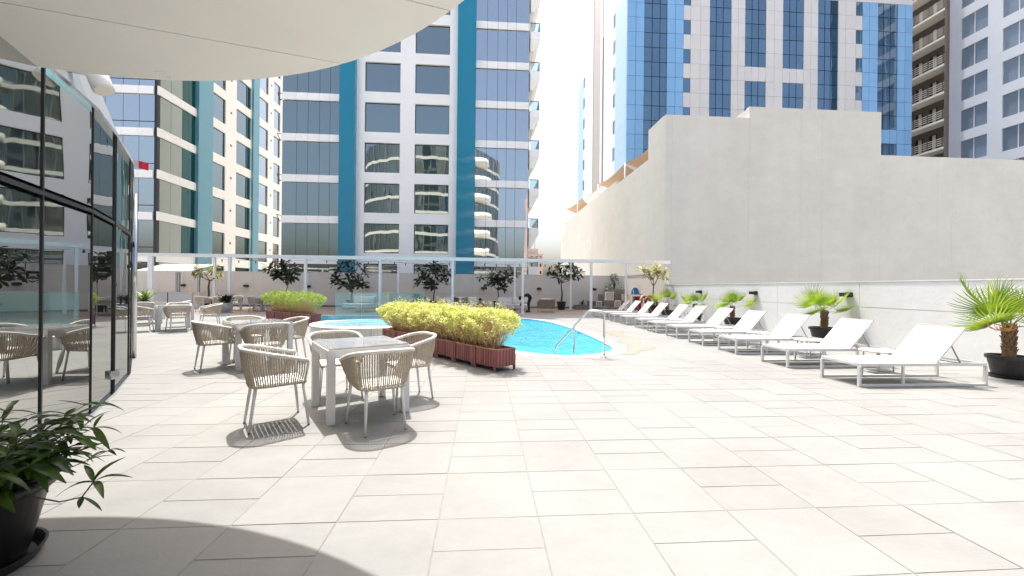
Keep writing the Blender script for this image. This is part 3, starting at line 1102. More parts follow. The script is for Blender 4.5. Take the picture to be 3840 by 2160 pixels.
for k in KF:
    zt = ZT0 + FH * k
    for i, (a, b) in enumerate(wc):
        if i == 1:
            window(lt, 'y', a, 44.8, XL - .15, zt - 2.4, zt, M['tglass'])
            piece('teal_panel', lt, XL - .16, XL - .12, 44.81, b - .01, zt - 2.4, zt, M['dglass'])
        else:
            window(lt, 'y', a, b, XL - .15, zt - 2.4, zt, M['pglass'] if i else M['tglass'])
    part('vent', MB().box(XL + .001, XL + .03, 41.9, 42.1, zt - 1.0, zt - .8), M['brown'], lt)
    part('vent', MB().box(XL + .001, XL + .03, 49.4, 49.6, zt - 1.0, zt - .8), M['brown'], lt)
part('fin', MB().box(XL - .2, XL + .25, 37.125, 38.99, -14, TOP), M['tealp'], lt)
part('fin', MB().box(XL - .2, XL + .2, 45.545, 46.675, -14, TOP), M['tealp'], lt)
part('roof_band', MB().box(-42, XL + .06, 32.9, 52.3, TOP, TOP + .8), M['cream'], lt)

# ---- blue and white tower
bt = thing('blue_tower', (33, 43.5, -14), 'tall blue and white panelled tower with dark glass strips, at upper right', 'building')
YB = 43.5
part('core', MB().box(15.9, 50.0, YB + .14, 66.9, -14, 50), M['frame'], bt)
RZ = [15.45 + 1.645 * i for i in range(13)]
LB = [(15.71, 16.69), (16.69, 17.67), (20.29, 21.27), (21.27, 22.22), (43.81, 44.68), (44.68, 45.75), (48.23, 49.18), (49.18, 50.12)]
WH = [(23.05, 24.19), (24.19, 25.29), (27.84, 28.66), (28.66, 29.49), (32.0, 33.0), (33.0, 34.04), (36.57, 37.45), (37.45, 38.32), (40.8, 41.71), (41.71, 42.99)]
GL = [(17.67, 18.59), (18.59, 19.49), (19.49, 20.29), (25.29, 26.07), (26.07, 26.89), (26.89, 27.84), (38.32, 39.18), (39.18, 39.91), (39.91, 40.8), (45.75, 46.47), (46.47, 47.35), (47.35, 48.23)]
G2 = [(29.49, 30.33), (30.33, 31.11), (31.11, 32.0), (34.04, 34.88), (34.88, 35.72), (35.72, 36.57)]
for i, (z0, z1) in enumerate(zip(RZ, RZ[1:])):
    for a, b in LB:
        piece('cladding_panel', bt, a + .02, b - .02, YB, YB + .1, z0 + .02, z1 - .02, M['bluep'])
    for a, b in WH:
        piece('cladding_panel', bt, a + .012, b - .012, YB, YB + .1, z0 + .012, z1 - .012, M['bwhite'])
    for a, b in GL:
        if a > 45 and i == 2:
            piece('cladding_panel', bt, a + .02, b - .02, YB, YB + .1, z0 + .02, z1 - .02, M['bluep'])
        else:
            piece('glass_pane', bt, a + .035, b - .035, YB + .06, YB + .08, z0 + .035, z1 - .035, M['bglass'], tilt())
    for a, b in G2:
        if i == 6:
            piece('cladding_panel', bt, a + .012, b - .012, YB, YB + .1, z0 + .012, z1 - .012, M['bwhite'])
        else:
            piece('glass_pane', bt, a + .035, b - .035, YB + .06, YB + .08, z0 + .035, z1 - .035, M['bglass'], tilt())
    for a, b in ((22.22, 23.05), (42.99, 43.81)):
        if i % 2:
            piece('glass_pane', bt, a + .02, b - .02, YB + .06, YB + .08, z0 + .02, z1 - .02, M['bglass'], tilt())
        else:
            piece('cladding_panel', bt, a + .012, b - .012, YB, YB + .1, z0 + .012, z1 - .012, M['bwhite'])
part('upper_storeys', MB().box(15.72, 50.1, YB + .01, 66.9, RZ[-1] + .02, 50), M['bwhite'], bt)
part('lower_storeys', MB().box(15.72, 50.1, YB + .01, 66.9, -14, RZ[0] - .02), M['bwhite'], bt)
XB = 15.71
for i, (z0, z1) in enumerate(zip(RZ, RZ[1:])):
    for a, b, mm in ((43.62, 47.55, 'paleblue'), (48.31, 52.3, 'bwhite'), (57.8, 62.3, 'bwhite'), (63.2, 66.9, 'paleblue')):
        piece('side_panel', bt, XB, XB + .1, a + .02, b - .02, z0 + .012, z1 - .012, M[mm])
    for a, b in ((47.55, 48.31), (62.3, 63.2)):
        if i % 2:
            piece('glass_pane', bt, XB + .06, XB + .08, a + .02, b - .02, z0, z1, M['bglass'])
        else:
            piece('side_panel', bt, XB, XB + .1, a + .02, b - .02, z0, z1, M['bwhite'])
part('mosaic_strip', MB().box(XB - .02, XB + .15, 53.72, 57.3, RZ[0], 50), M['mosaicb'], bt)
part('white_strip', MB().box(XB - .06, XB + .15, 57.31, 57.7, RZ[0], 50).box(XB - .06, XB + .15, 52.75, 53.7, RZ[0], 50), M['bwhite'], bt)

# ---- brown building with balconies
bb = thing('brown_building', (56, 45, -14), 'dark brown building with railed balconies right of the blue tower', 'building')
part('back_wall', MB().box(55.6, 70, 42.9, 60, -14, 52), M['brown'], bb)
part('end_pier', MB().box(53.6, 55.6, 42.82, 43.0, -14, 52), M['brown'], bb)
for k in range(-2, 9):
    z = 21.85 + FH * k
    s = part('balcony', MB().box(53.9, 55.59, 43.01, 54, z - .25, z), M['cream'], bb)
    q = MB()
    for h in (.3, .55, .8, 1.05):
        q.box(53.93, 53.97, 43.01, 54, z + h - .03, z + h + .03)
    part('railing', q, M['cream'], s)
    for yy in (43.4, 45.0, 46.6, 48.2, 49.8, 51.4):
        part('post', MB().box(53.9, 54.0, yy - .06, yy + .06, z, z + 1.1), M['brown'], s)
        d_ = part('balcony_door', MB().box(55.5, 55.58, yy + .3, yy + 1.1, z + .05, z + 2.3), M['frame'], bb)
        part('shutter', MB().box(55.42, 55.48, yy + .35, yy + .7, z + .1, z + 2.2), M['lattice'], d_)
# ---- white grid block
gb = thing('grid_block', (56, 38, -14), 'white block under netting with a grid of grey windows, far right', 'building')
part('core', MB().box(54.3, 70, 28, 42.8, -14, 52), M['frame'], gb)
q = MB()
for a, b in ((41.7, 42.81), (38.02, 39.26), (34.3, 35.55), (30.6, 31.9)):
    q.box(54.0, 54.29, a, b, -14, 52)
wcols = [(39.26, 41.7), (35.55, 38.02), (31.9, 34.3)]
for a, b in wcols:
    zp = -14
    for k in range(-3, 10):
        z = 19.65 + 3.5 * k
        q.box(54.0, 54.29, a, b, zp, z)
        zp = z + 2.4
    q.box(54.0, 54.29, a, b, zp, 52)
part('grid_wall', q, M['grid'], gb)
for a, b in wcols:
    for k in range(-3, 10):
        z = 19.65 + 3.5 * k
        w_ = piece('window', gb, 54.12, 54.16, a + .01, b - .01, z + .01, z + 2.39, M['ngglass'])
        piece('mullion', w_, 54.09, 54.119, (a + b) / 2 - .04, (a + b) / 2 + .04, z + .02, z + 2.38, M['grid'])

# ---- grey concrete podium block with shade sails
cb = thing('concrete_block', (25, 40, -14), 'big blank grey concrete wall with stepped top at the right', 'building')
fx = [12.75, 13.23, 18.95, 22.9, 24.55, 29.15, 33.66, 34.88, 41.5, 48]
fz = [13.8, 13.8, 14.62, 14.62, 14.62, 11.45, 11.45, 11.45, 11.45]
for a, b, z in zip(fx, fx[1:], fz):
    piece('wall_panel', cb, a + (.004 if a > 12.8 else 0), b - .004, 27.4, 27.75, -14, z, M['concrete'])
sy = [(27.76, 30.4, 13.85), (30.4, 37.96, 11.55), (37.96, 63, 11.9), (63, 66, 10.4)]
for a, b, z in sy:
    piece('wall_panel', cb, 12.75, 13.1, a, b - .006, -14, z, M['concrete'])
part('deck', MB().box(13.2, 48, 27.8, 43.3, 9.5, 10.2).box(13.2, 15.6, 43.31, 65, 9.5, 10.2), M['concrete'], cb)
part('stair_head', MB().box(19.0, 29.1, 27.76, 31, 10.2, 14.55), M['concrete'], cb)


def sail(pts, posts, label):
    """tan fabric sail stretched between four or more corners, sagging; masts as parts"""
    c = sum((Vector(p) for p in pts), Vector()) / len(pts)
    t = thing('shade_sail', (c.x, c.y, 10.2), label, 'shade sail', 'tan shade sails on the concrete block')
    k, q = 8, MB()
    A, B, C, D = (Vector(p) for p in pts)
    for s in (0, .03):
        vs = []
        for i in range(k + 1):
            for j in range(k + 1):
                u, v = i / k, j / k
                p = A.lerp(B, u).lerp(D.lerp(C, u), v)
                e = 4 * u * (1 - u) + 4 * v * (1 - v)
                p = p.lerp(c, .10 * (4 * u * (1 - u) * abs(2 * v - 1) + 4 * v * (1 - v) * abs(2 * u - 1)))
                p.z -= .12 * e + s
                vs.append(p)
        fs = [(i * (k + 1) + j, (i + 1) * (k + 1) + j, (i + 1) * (k + 1) + j + 1, i * (k + 1) + j + 1) for i in range(k) for j in range(k)]
        q.add(vs, fs)
    part('fabric', q, M['sail'], t, True)
    for p in posts:
        part('mast', MB().tube([(p[0], p[1], 10.2), p], .07, 8), M['cream'], t, True)


sail([(13.3, 30.6, 13.1), (13.4, 37.4, 13.5), (19, 39, 12.2), (19, 31.5, 14.3)], [(13.4, 37.4, 13.5)], 'tan shade sail nearest the stepped concrete wall')
sail([(13.3, 37.5, 13.4), (13.2, 45.7, 13.6), (15.2, 44, 12.3), (17.5, 38, 12.3)], [(13.2, 45.7, 13.6)], 'middle tan shade sail above the sloping roof line')
sail([(13.2, 53.5, 13.75), (13.0, 63, 14.1), (15.2, 62, 12.9), (15.2, 54, 12.6)], [(13.0, 63, 14.1), (13.1, 55.6, 13.7)], 'farthest tan shade sail beside the sky gap')
# ---- far small block in the gap
fb_ = thing('distant_block', (17, 141, -14), 'small pinkish block far off between tower and concrete wall', 'building')
part('wall', MB().box(13.5, 20.6, 140, 150, -14, 13.6), M['pinkb'], fb_)
part('parapet', MB().box(14.5, 19.0, 140.5, 149, 13.6, 15.4).box(13.6, 20.5, 139.8, 150.1, 12.0, 12.4), M['pinkb'], fb_)
for k in range(5):
    for x in (14.6, 16.4, 18.2, 19.6):
        piece('window', fb_, x, x + .55, 139.93, 140.0 - .001, 1.2 + 2.6 * k, 2.3 + 2.6 * k, M['frame'])
part('antenna', MB().tube([(18, 142, 15.4), (18, 142, 18)], .06, 5).tube([(15, 142, 15.4), (15, 142, 17.2)], .05, 5), M['frame'], fb_)

# ---- buildings behind the camera, seen in the glass
ht = thing('hotel_tower', (-9, -19, -14), 'curved banded tower mirrored in the square tower windows', 'building')
hx, hy, hr = -11, -19, 14
q, q2, q3 = MB(), MB(), MB()
for k in range(7):
    z = 4.2 + 3.3 * k
    a0, a1, nn = -20, 200, 44
    for i in range(nn):
        t0, t1 = R(a0 + (a1 - a0) * i / nn), R(a0 + (a1 - a0) * (i + 1) / nn)
        for (zz0, zz1, rr, qq) in ((z, z + .5, hr, q), (z + .5, z + 3.3, hr - .15, q2)):
            qq.add([(hx + rr * math.cos(t0), hy + rr * math.sin(t0), zz0), (hx + rr * math.cos(t1), hy + rr * math.sin(t1), zz0),
                    (hx + rr * math.cos(t1), hy + rr * math.sin(t1), zz1), (hx + rr * math.cos(t0), hy + rr * math.sin(t0), zz1)], [(0, 1, 2, 3)])
        if True:
            q3.box(hx + (hr - .1) * math.cos(t0) - .05, hx + (hr - .1) * math.cos(t0) + .05, hy + (hr - .1) * math.sin(t0) - .05, hy + (hr - .1) * math.sin(t0) + .05, z + .5, z + 3.3)
part('floor_bands', q, M['cream'], ht)
part('glazing', q2, M['tglass'], ht)
part('mullions', q3, M['grey'], ht)
part('core', MB().lathe([(hr - 1, -14), (hr - 1, 27.3), (0, 27.3)], 40, (hx, hy, 0)), M['cream'], ht)
for k in range(1, 7):
    z = 4.2 + 3.3 * k
    s = part('balcony', MB().lathe([(0, z), (2.2, z), (2.4, z + .15), (2.4, z + 1.0), (2.3, z + 1.0), (2.3, z + .2)], 20, (hx + 9.6, hy + 10.4, 0)), M['cream'], ht, True)
nb = thing('beige_tower', (22, -70, -14), 'beige gridded tower mirrored in the right hand windows', 'building')
part('wall', MB().box(14, 30, -80, -60, -14, 34), M['pinkb'], nb)
for k in range(8):
    for i in range(5):
        piece('window', nb, 14.8 + 3.1 * i, 16.5 + 3.1 * i, -60 + .001, -59.96, 6 + 3.3 * k, 7.9 + 3.3 * k, M['frame'])
# ================================================================== rope armchairs and tables
def u_path(w, yb, yf, zf, zb, n=36, rad=.2):
    """U seen from above: front end of one arm, round the back, to the other front end"""
    pts = []
    side = (yf - (yb + rad))
    arc = math.pi * rad / 2
    back = 2 * (w - rad)
    L = 2 * side + 2 * arc + back
    for i in range(n + 1):
        s = L * i / n
        if s < side:
            x, y = w, yf - s
        elif s < side + arc:
            a = (s - side) / rad
            x, y = w - rad + rad * math.cos(a), yb + rad - rad * math.sin(a)
        elif s < side + arc + back:
            x, y = w - rad - (s - side - arc), yb
        elif s < side + 2 * arc + back:
            a = (s - side - arc - back) / rad
            x, y = -(w - rad) - rad * math.sin(a), yb + rad - rad * math.cos(a)
        else:
            x, y = -w, yb + rad + (s - side - 2 * arc - back)
        t = (y - yb) / (yf - yb)
        pts.append(Vector((x, y, zb + (zf - zb) * t ** 1.15)))
    return pts


def at_path(P, t):
    f = t * (len(P) - 1)
    i = min(int(f), len(P) - 2)
    return P[i].lerp(P[i + 1], f - i)


def make_chair():
    t = thing('rope_armchair', (0, 0, 0), 'x', 'armchair', 'beige rope armchairs round the white tables')
    up = u_path(.305, -.30, .23, .645, .775, 40, .22)
    lo = u_path(.225, -.235, .21, .425, .42, 40, .13)
    part('rim', MB().tube(up, .019, 9), M['rim'], t, True, True)
    part('seat_frame', MB().tube(lo + [Vector((-.2, .225, .425)), Vector((.2, .225, .425))], .013, 7, True), M['rope'], t, True, True)
    q = MB()
    n = 66
    rnd = random.Random(3)
    for i in range(n):
        s = (i + .5) / n
        a, b = at_path(lo, min(1, max(0, s + rnd.uniform(-.002, .002)))), at_path(up, s)
        m_ = a.lerp(b, .5) + Vector((a.x, a.y + .05, 0)).normalized() * .012
        q.tube([a, m_, b], .0072, 5, False, False)
    tag(part('rope_weave', q, M['rope'], t, True, True), kind='stuff')
    q = MB()
    for k in range(11):                       # webbed seat
        q.box(-.215, .215, -.20 + .038 * k, -.168 + .038 * k, .428, .440)
    tag(part('seat_webbing', q, M['cushion'], t, False, True), kind='stuff')
    for (tx, ty, fx_, fy_) in ((.21, .20, .245, .245), (-.21, .20, -.245, .245), (.165, -.19, .188, -.245), (-.165, -.19, -.188, -.245)):
        part('leg', MB().tube([(tx, ty, .43), (fx_, fy_, .006)], [.0165, .0115], 10), M['alu'], t, True, True)
        part('foot', MB().tube([(fx_, fy_, .0), (fx_, fy_, .008)], .0125, 8), M['blackbox'], t.children[-1], False, True)
    for sx in (1, -1):
        part('arm_post', MB().tube([(sx * .225, .21, .43), (sx * .305, .23, .64)], .012, 8), M['alu'], t, True, True)
    return t


chair0 = make_chair()
_first = [True]


def chair(x, y, deg, label):
    """deg: direction the sitter faces, measured from +x"""
    o = chair0 if _first[0] else copy_tree(chair0)
    _first[0] = False
    o.location = (x, y, 0)
    o.rotation_euler = (0, 0, R(deg - 90))
    o['label'] = label
    return o


def make_table(w, d_):
    t = thing('dining_table', (0, 0, 0), 'x', 'table', 'white dining tables')
    part('table_top', MB().box(-w / 2 + .012, w / 2 - .012, -d_ / 2 + .012, d_ / 2 - .012, .738, .752), M['tabletop'], t, False, True)
    q = MB()
    for s in (-1, 1):
        q.box(-w / 2, w / 2, s * d_ / 2 - (.03 if s > 0 else 0), s * d_ / 2 + (.03 if s < 0 else 0), .66, .7375)
        q.box(s * w / 2 - (.03 if s > 0 else 0), s * w / 2 + (.03 if s < 0 else 0), -d_ / 2 + .0305, d_ / 2 - .0305, .66, .737)
    part('apron', q, M['alu'], t, False, True)
    for sx in (-1, 1):
        for sy_ in (-1, 1):
            x, y = sx * (w / 2 - .038), sy_ * (d_ / 2 - .038)
            part('leg', MB().box(x - .036, x + .036, y - .036, y + .036, 0, .659), M['alu'], t, False, True)
    return t


tab0 = make_table(.84, .84)
tab1 = make_table(1.5, .85)
_ft = [True, True]


def table(x, y, deg, label, long=False):
    k = 1 if long else 0
    src = tab1 if long else tab0
    o = src if _ft[k] else copy_tree(src)
    _ft[k] = False
    o.location = (x, y, 0)
    o.rotation_euler = (0, 0, R(deg))
    o['label'] = label
    return o


table(-1.39, 4.58, 32.5, 'nearest white square table with a grey top, in the centre foreground')
chair(-1.03, 4.00, 121, 'nearest beige rope armchair with its back to the viewer, front of the nearest table')
chair(-2.06, 4.12, 35, 'beige rope armchair side on, left of the nearest table')
chair(-.93, 4.98, 214, 'beige rope armchair right of the nearest table, beside the long planter')
chair(-1.83, 5.11, 303, 'beige rope armchair behind the nearest table facing the viewer')
table(-3.92, 7.20, 45, 'second white square table, left of centre beside the hot tub')
chair(-4.40, 6.88, 45, 'beige rope armchair left of the second table')
chair(-3.50, 6.66, 133, 'beige rope armchair with its back to the viewer at the second table')
chair(-3.58, 7.56, 226, 'beige rope armchair right of the second table, near the hot tub')
chair(-4.42, 7.72, 315, 'beige rope armchair mostly hidden behind the second table')
table(-9.45, 12.86, 42, 'white square table by the glass wall on the left, in front of the other')
chair(-9.98, 12.32, 48, 'rope armchair at the left edge beside the table by the glass wall')
chair(-8.70, 13.30, 222, 'rope armchair right of the table by the glass wall')
chair(-9.95, 13.75, 312, 'rope armchair behind the table by the glass wall')
chair(-8.95, 12.3, 132, 'rope armchair tucked in front of the table by the glass wall')
table(-11.9, 14.9, 40, 'white square table farthest back beside the glass wall')
chair(-11.1, 15.35, 215, 'rope armchair right of the rear table by the glass wall')
chair(-11.4, 14.1, 130, 'rope armchair in front of the rear table by the glass wall')
table(-14.15, 22.6, 0, 'long table in the patio shade left of the grey stone pot', True)
chair(-14.75, 22.0, 80, 'shaded rope armchair nearest the bar counter at the left long table')
chair(-13.75, 21.9, 96, 'shaded rope armchair next to the grey stone pot at the left long table')
chair(-14.5, 23.2, 268, 'shaded rope armchair behind the left long table, nearer the bar')
chair(-13.8, 23.2, 272, 'shaded rope armchair behind the left long table, nearer the stone pot')
table(-11.55, 22.5, 0, 'long table in the patio shade right of the grey stone pot', True)
chair(-12.05, 21.85, 90, 'shaded rope armchair front left at the right long table')
chair(-11.25, 21.85, 93, 'shaded rope armchair front right at the right long table beside the short hedge')
chair(-12.55, 22.9, 350, 'shaded rope armchair at the left end of the right long table')
chair(-11.9, 23.15, 270, 'shaded rope armchair behind the right long table, left one')
chair(-11.2, 23.15, 268, 'shaded rope armchair behind the right long table, right one')

# ================================================================== sun loungers
def make_lounger():
    t = thing('sun_lounger', (0, 0, 0), 'x', 'sun lounger', 'white sun loungers along the right wall')
    L_, Wd, Z = 1.98, .63, .325
    fx_ = 1.17
    for y in (0, Wd):
        part('side_rail', MB().box(0, L_, y - .016, y + .016, Z - .03, Z + .012), M['alu'], t, False, True)
        part('sled_rail', MB().box(.02, L_ - .02, y - .018, y + .018, .004, .036), M['alu'], t, False, True)
        for x in (0, L_):
            part('leg', MB().box(x - .018, x + .018, y - .0175, y + .0175, .004, Z - .0305), M['alu'], t, False, True)
        part('strut', MB().box(.66, .69, y - .012, y + .012, .037, Z - .031), M['alu'], t, False, True)
    for x in (0, L_):
        part('end_rail', MB().box(x - .014, x + .014, .017, Wd - .017, Z - .028, Z + .010), M['alu'], t, False, True)
    part('end_strap', MB().box(.018, .03, .02, Wd - .02, Z - .03, Z + .004), M['blackbox'], t, False, True)
    # slung seat, slightly sagging
    q = MB()
    k = 10
    def sheet(p0, p1, sag, th):
        vs = []
        for s in (0, th):
            for i in range(k + 1):
                for j in range(7):
                    u, v = i / k, j / 6
                    p = p0.lerp(p1, u)
                    z = p.z - sag * math.sin(math.pi * v) * math.sin(math.pi * min(1, u * 1.0)) - s
                    vs.append((p.x, .02 + (Wd - .04) * v, z))
        n = (k + 1) * 7
        fs = []
        for i in range(k):
            for j in range(6):
                a = i * 7 + j
                fs.append((a, a + 7, a + 8, a + 1))
                fs.append((n + a, n + a + 1, n + a + 8, n + a + 7))
        for i in range(k):
            for a in (i * 7, i * 7 + 6):
                fs.append((a, a + 7, n + a + 7, n + a))
        for j in range(6):
            for a in (j, k * 7 + j):
                fs.append((a, a + 1, n + a + 1, n + a))
        return vs, fs
    part('seat_sling', MB().add(*sheet(Vector((.035, 0, Z + .018)), Vector((fx_, 0, Z + .018)), .012, .006)), M['mesh'], t, True, True)
    A, B = Vector((fx_ + .015, 0, Z + .02)), Vector((fx_ + .47, 0, Z + .52))
    back = part('backrest', MB().add(*sheet(A, B, .02, .006)), M['mesh'], t, True, True)
    q = MB()
    for y in (.01, Wd - .01):
        q.bar(A + Vector((.01, y, -.012)), B + Vector((.01, y, -.004)), .022)
    q.bar(B + Vector((.008, 0, -.002)), B + Vector((.008, Wd, -.002)), .022)
    part('back_frame', q, M['alu'], back, False, True)
    q = MB()
    for y in (.05, Wd - .05):
        q.bar((fx_ + .30, y, Z + .30), (fx_ + .47, y, Z + .0), .014)
    q.bar((fx_ + .47, .05, Z), (fx_ + .47, Wd - .05, Z), .014)
    part('prop_stay', q, M['grey'], back, False, True)
    for x in (.30, .33, .88, .91):
        part('bolt', MB().tube([(x, -.0165, Z - .01), (x, -.019, Z - .01)], .006, 8), M['grey'], t, False, True)
    return t


lg0 = make_lounger()
LY = [5.34, 6.69, 8.12, 9.42, 10.82, 12.09, 13.34, 14.75, 16.05, 17.35, 18.75]
LN = ['nearest white sun lounger, closest to the viewer at the right', 'second white sun lounger from the viewer', 'third white sun lounger, in front of the middle palm',
      'fourth white sun lounger from the viewer', 'fifth white sun lounger from the viewer', 'sixth white sun lounger, level with the pool handrail', 'seventh white sun lounger from the viewer',
      'fourth white sun lounger from the far end', 'third white sun lounger from the far end', 'second white sun lounger from the far end', 'farthest white sun lounger, nearest the pergola']
for i, (y, nm) in enumerate(zip(LY, LN)):
    o = lg0 if i == 0 else copy_tree(lg0)
    o.location = (5.40 + random.uniform(-.05, .05), y, 0)
    o.rotation_euler = (0, 0, R(random.uniform(-1.6, 1.6)) if i else 0)
    o['label'] = nm


def make_side():
    t = thing('side_table', (0, 0, 0), 'x', 'side table', 'low round tables between the loungers')
    part('table_top', MB().lathe([(0, .375), (.25, .375), (.262, .368), (.262, .352), (.25, .347), (0, .347)], 28), M['alu'], t, False, True)
    for a in (40, 140, 220, 320):
        x, y = .19 * math.cos(R(a)), .19 * math.sin(R(a))
        part('leg', MB().tube([(x, y, .005), (x, y, .346)], .011, 8), M['alu'], t, True, True)
    part('foot_ring', MB().tube([(.19 * math.cos(a / 12 * 6.2832), .19 * math.sin(a / 12 * 6.2832), .016) for a in range(12)], .009, 6, True), M['alu'], t, True, True)
    return t


st0 = make_side()
for i, (x, y) in enumerate(((6.72, 6.33), (6.68, 7.74), (6.58, 9.10), (6.5, 10.42), (6.5, 13.1), (6.5, 15.65))):
    o = st0 if i == 0 else copy_tree(st0)
    o.location = (x, y, 0)
    o['label'] = 'low round white side table, ' + ORD[i] + ' from the viewer among the loungers'
# ================================================================== planters and hedges
def planter_box(t, L_, Wd, Hh):
    """slatted timber box; local x along the length"""
    nL = int(round(L_ / .068))
    for y, s in ((0, -1), (Wd, 1)):
        for i in range(nL):
            x0 = i * L_ / nL
            o = link('slat', box_mesh(L_ / nL - .012, .018, Hh - .12, M['slat']), t, (x0 + L_ / nL / 2, y, .075 + (Hh - .12) / 2 + random.uniform(-.004, .004)))
    nW = int(round(Wd / .068))
    for x in (0, L_):
        for i in range(nW):
            link('slat', box_mesh(.018, Wd / nW - .012, Hh - .12, M['slat']), t, (x, (i + .5) * Wd / nW, .075 + (Hh - .12) / 2 + random.uniform(-.004, .004)))
    for x in (.03, L_ - .03):
        for y in (-.0155, Wd + .0155):
            link('leg', box_mesh(.055, .012, Hh - .04, M['slat']), t, (x, y, (Hh - .04) / 2))
    part('inner_box', MB().box(.012, L_ - .012, .012, Wd - .012, .09, Hh - .06), M['darkwood'], t, False, True)
    part('rim', MB().box(.0, L_, -.01, .02, Hh - .048, Hh - .03).box(0, L_, Wd - .02, Wd + .01, Hh - .048, Hh - .03).box(0, .02, .0205, Wd - .0205, Hh - .048, Hh - .03).box(L_ - .02, L_, .0205, Wd - .0205, Hh - .048, Hh - .03), M['terracotta'], t, False, True)
    part('soil', MB().box(.021, L_ - .021, .021, Wd - .021, Hh - .0595, Hh - .052), M['soil'], t, False, True)


def hedge(p0, p1, Hh, z0, z1, half, nleaf, ntwig, label, leafm, seed):
    """clipped but shaggy hedge along p0-p1: bare twigs below, leaves in lumps above"""
    rnd = random.Random(seed)
    A, B = Vector((*p0, 0)), Vector((*p1, 0))
    d = (B - A)
    L_ = d.length
    d.normalize()
    nrm = Vector((-d.y, d.x, 0))
    c = (A + B) / 2
    t = thing('hedge', (c.x, c.y, Hh - .05), label, 'hedge')

    def env(s, w, z):
        """inside measure: <1 inside"""
        top = z1 + .07 * noise.noise((s * 1.7, seed, 0)) + .03 * noise.noise((s * 6, seed, 5))
        hz = (z - z0) / (top - z0)
        wid = half * (.45 + .75 * min(1, hz * 1.5)) * (1 + .22 * noise.noise((s * 2.3, z * 3, seed + 9)))
        e = max(0, (abs(s - L_ / 2) - (L_ / 2 - .25)) / (.25 + .28 * min(1, max(.1, hz) * 1.6)))
        return ((w / wid) ** 2 + max(0, (hz - .45) / .55) ** 3 + e ** 2) ** .5 if hz > 0 else 2
    tw, lf = MB(), MB()
    k = 0
    while k < ntwig:
        s = rnd.uniform(.05, L_ - .05)
        b = A + d * s + nrm * rnd.gauss(0, .06)
        p = Vector((b.x, b.y, Hh - .055))
        w0, s0 = (b - A).dot(nrm), s
        dirv = Vector((rnd.gauss(0, .45), rnd.gauss(0, .45), 1)).normalized()
        pts = [p.copy()]
        for j in range(4):
            dirv = (dirv + Vector((rnd.gauss(0, .22), rnd.gauss(0, .22), .08))).normalized()
            q = pts[-1] + dirv * rnd.uniform(.09, .17)
            r = q - A
            if env(r.dot(d), r.dot(nrm), q.z) > 1:
                break
            pts.append(q)
        if len(pts) > 2:
            tw.tube(pts, [.0045 - .0008 * i for i in range(len(pts))], 3, False, False)
            for j in range(5):
                a = pts[rnd.randrange(1, len(pts))]
                q = a + Vector((rnd.gauss(0, .07), rnd.gauss(0, .07), rnd.uniform(.03, .12)))
                tw.tube([a, a.lerp(q, .5) + Vector((rnd.gauss(0, .01), rnd.gauss(0, .01), 0)), q], .0018, 3, False, False)
        k += 1
    k = 0
    while k < nleaf:
        s, w, z = rnd.uniform(-.35, L_ + .35), rnd.uniform(-half * 1.35, half * 1.35), rnd.uniform(z0 + .05, z1 + .12)
        e = env(s, w, z)
        if e > 1.0 + .12 * rnd.random() or (e < .62 and rnd.random() < .75):
            continue
        hz = (z - z0) / (z1 - z0)
        if rnd.random() > (.02 + 1.25 * hz ** 1.5) or noise.noise((s * 5.5, w * 5.5, z * 5.5 + seed)) < -.10:
            continue
        p = A + d * s + nrm * w + Vector((0, 0, z))
        sz = rnd.uniform(.012, .027)
        a = Vector((rnd.gauss(0, 1), rnd.gauss(0, 1), rnd.gauss(.3, .8))).normalized()
        b = a.cross(Vector((rnd.gauss(0, 1), rnd.gauss(0, 1), rnd.gauss(0, 1)))).normalized()
        lf.add([p - a * sz, p + b * sz * .55, p + a * sz, p - b * sz * .55], [(0, 1, 2, 3)])
        k += 1
    for j in range(int(L_ * 22)):       # upright sprigs that break the outline
        s, w = rnd.uniform(-.1, L_ + .1), rnd.uniform(-half * .8, half * .8)
        p = A + d * s + nrm * w
        top = z1 + .05 + .07 * noise.noise((s * 1.7, seed, 0)) - .10 * (w / half) ** 2
        h = rnd.uniform(.03, .13)
        tw.tube([p + Vector((0, 0, top - .1)), p + Vector((rnd.gauss(0, .02), rnd.gauss(0, .02), top + h))], .002, 3, False, False)
        for i in range(7):
            c_ = p + Vector((rnd.gauss(0, .014), rnd.gauss(0, .014), top - .06 + (h + .05) * i / 6))
            a = Vector((rnd.gauss(0, 1), rnd.gauss(0, 1), rnd.uniform(0, 1))).normalized() * .017
            b = a.cross(Vector((rnd.gauss(0, 1), rnd.gauss(0, 1), 1))).normalized() * .009
            lf.add([c_, c_ + a + b, c_ + a * 2, c_ + a - b], [(0, 1, 2, 3)])
    tag(part('foliage', lf, leafm, t), kind='stuff')
    tag(part('twigs', tw, M['twig'], t), kind='stuff')


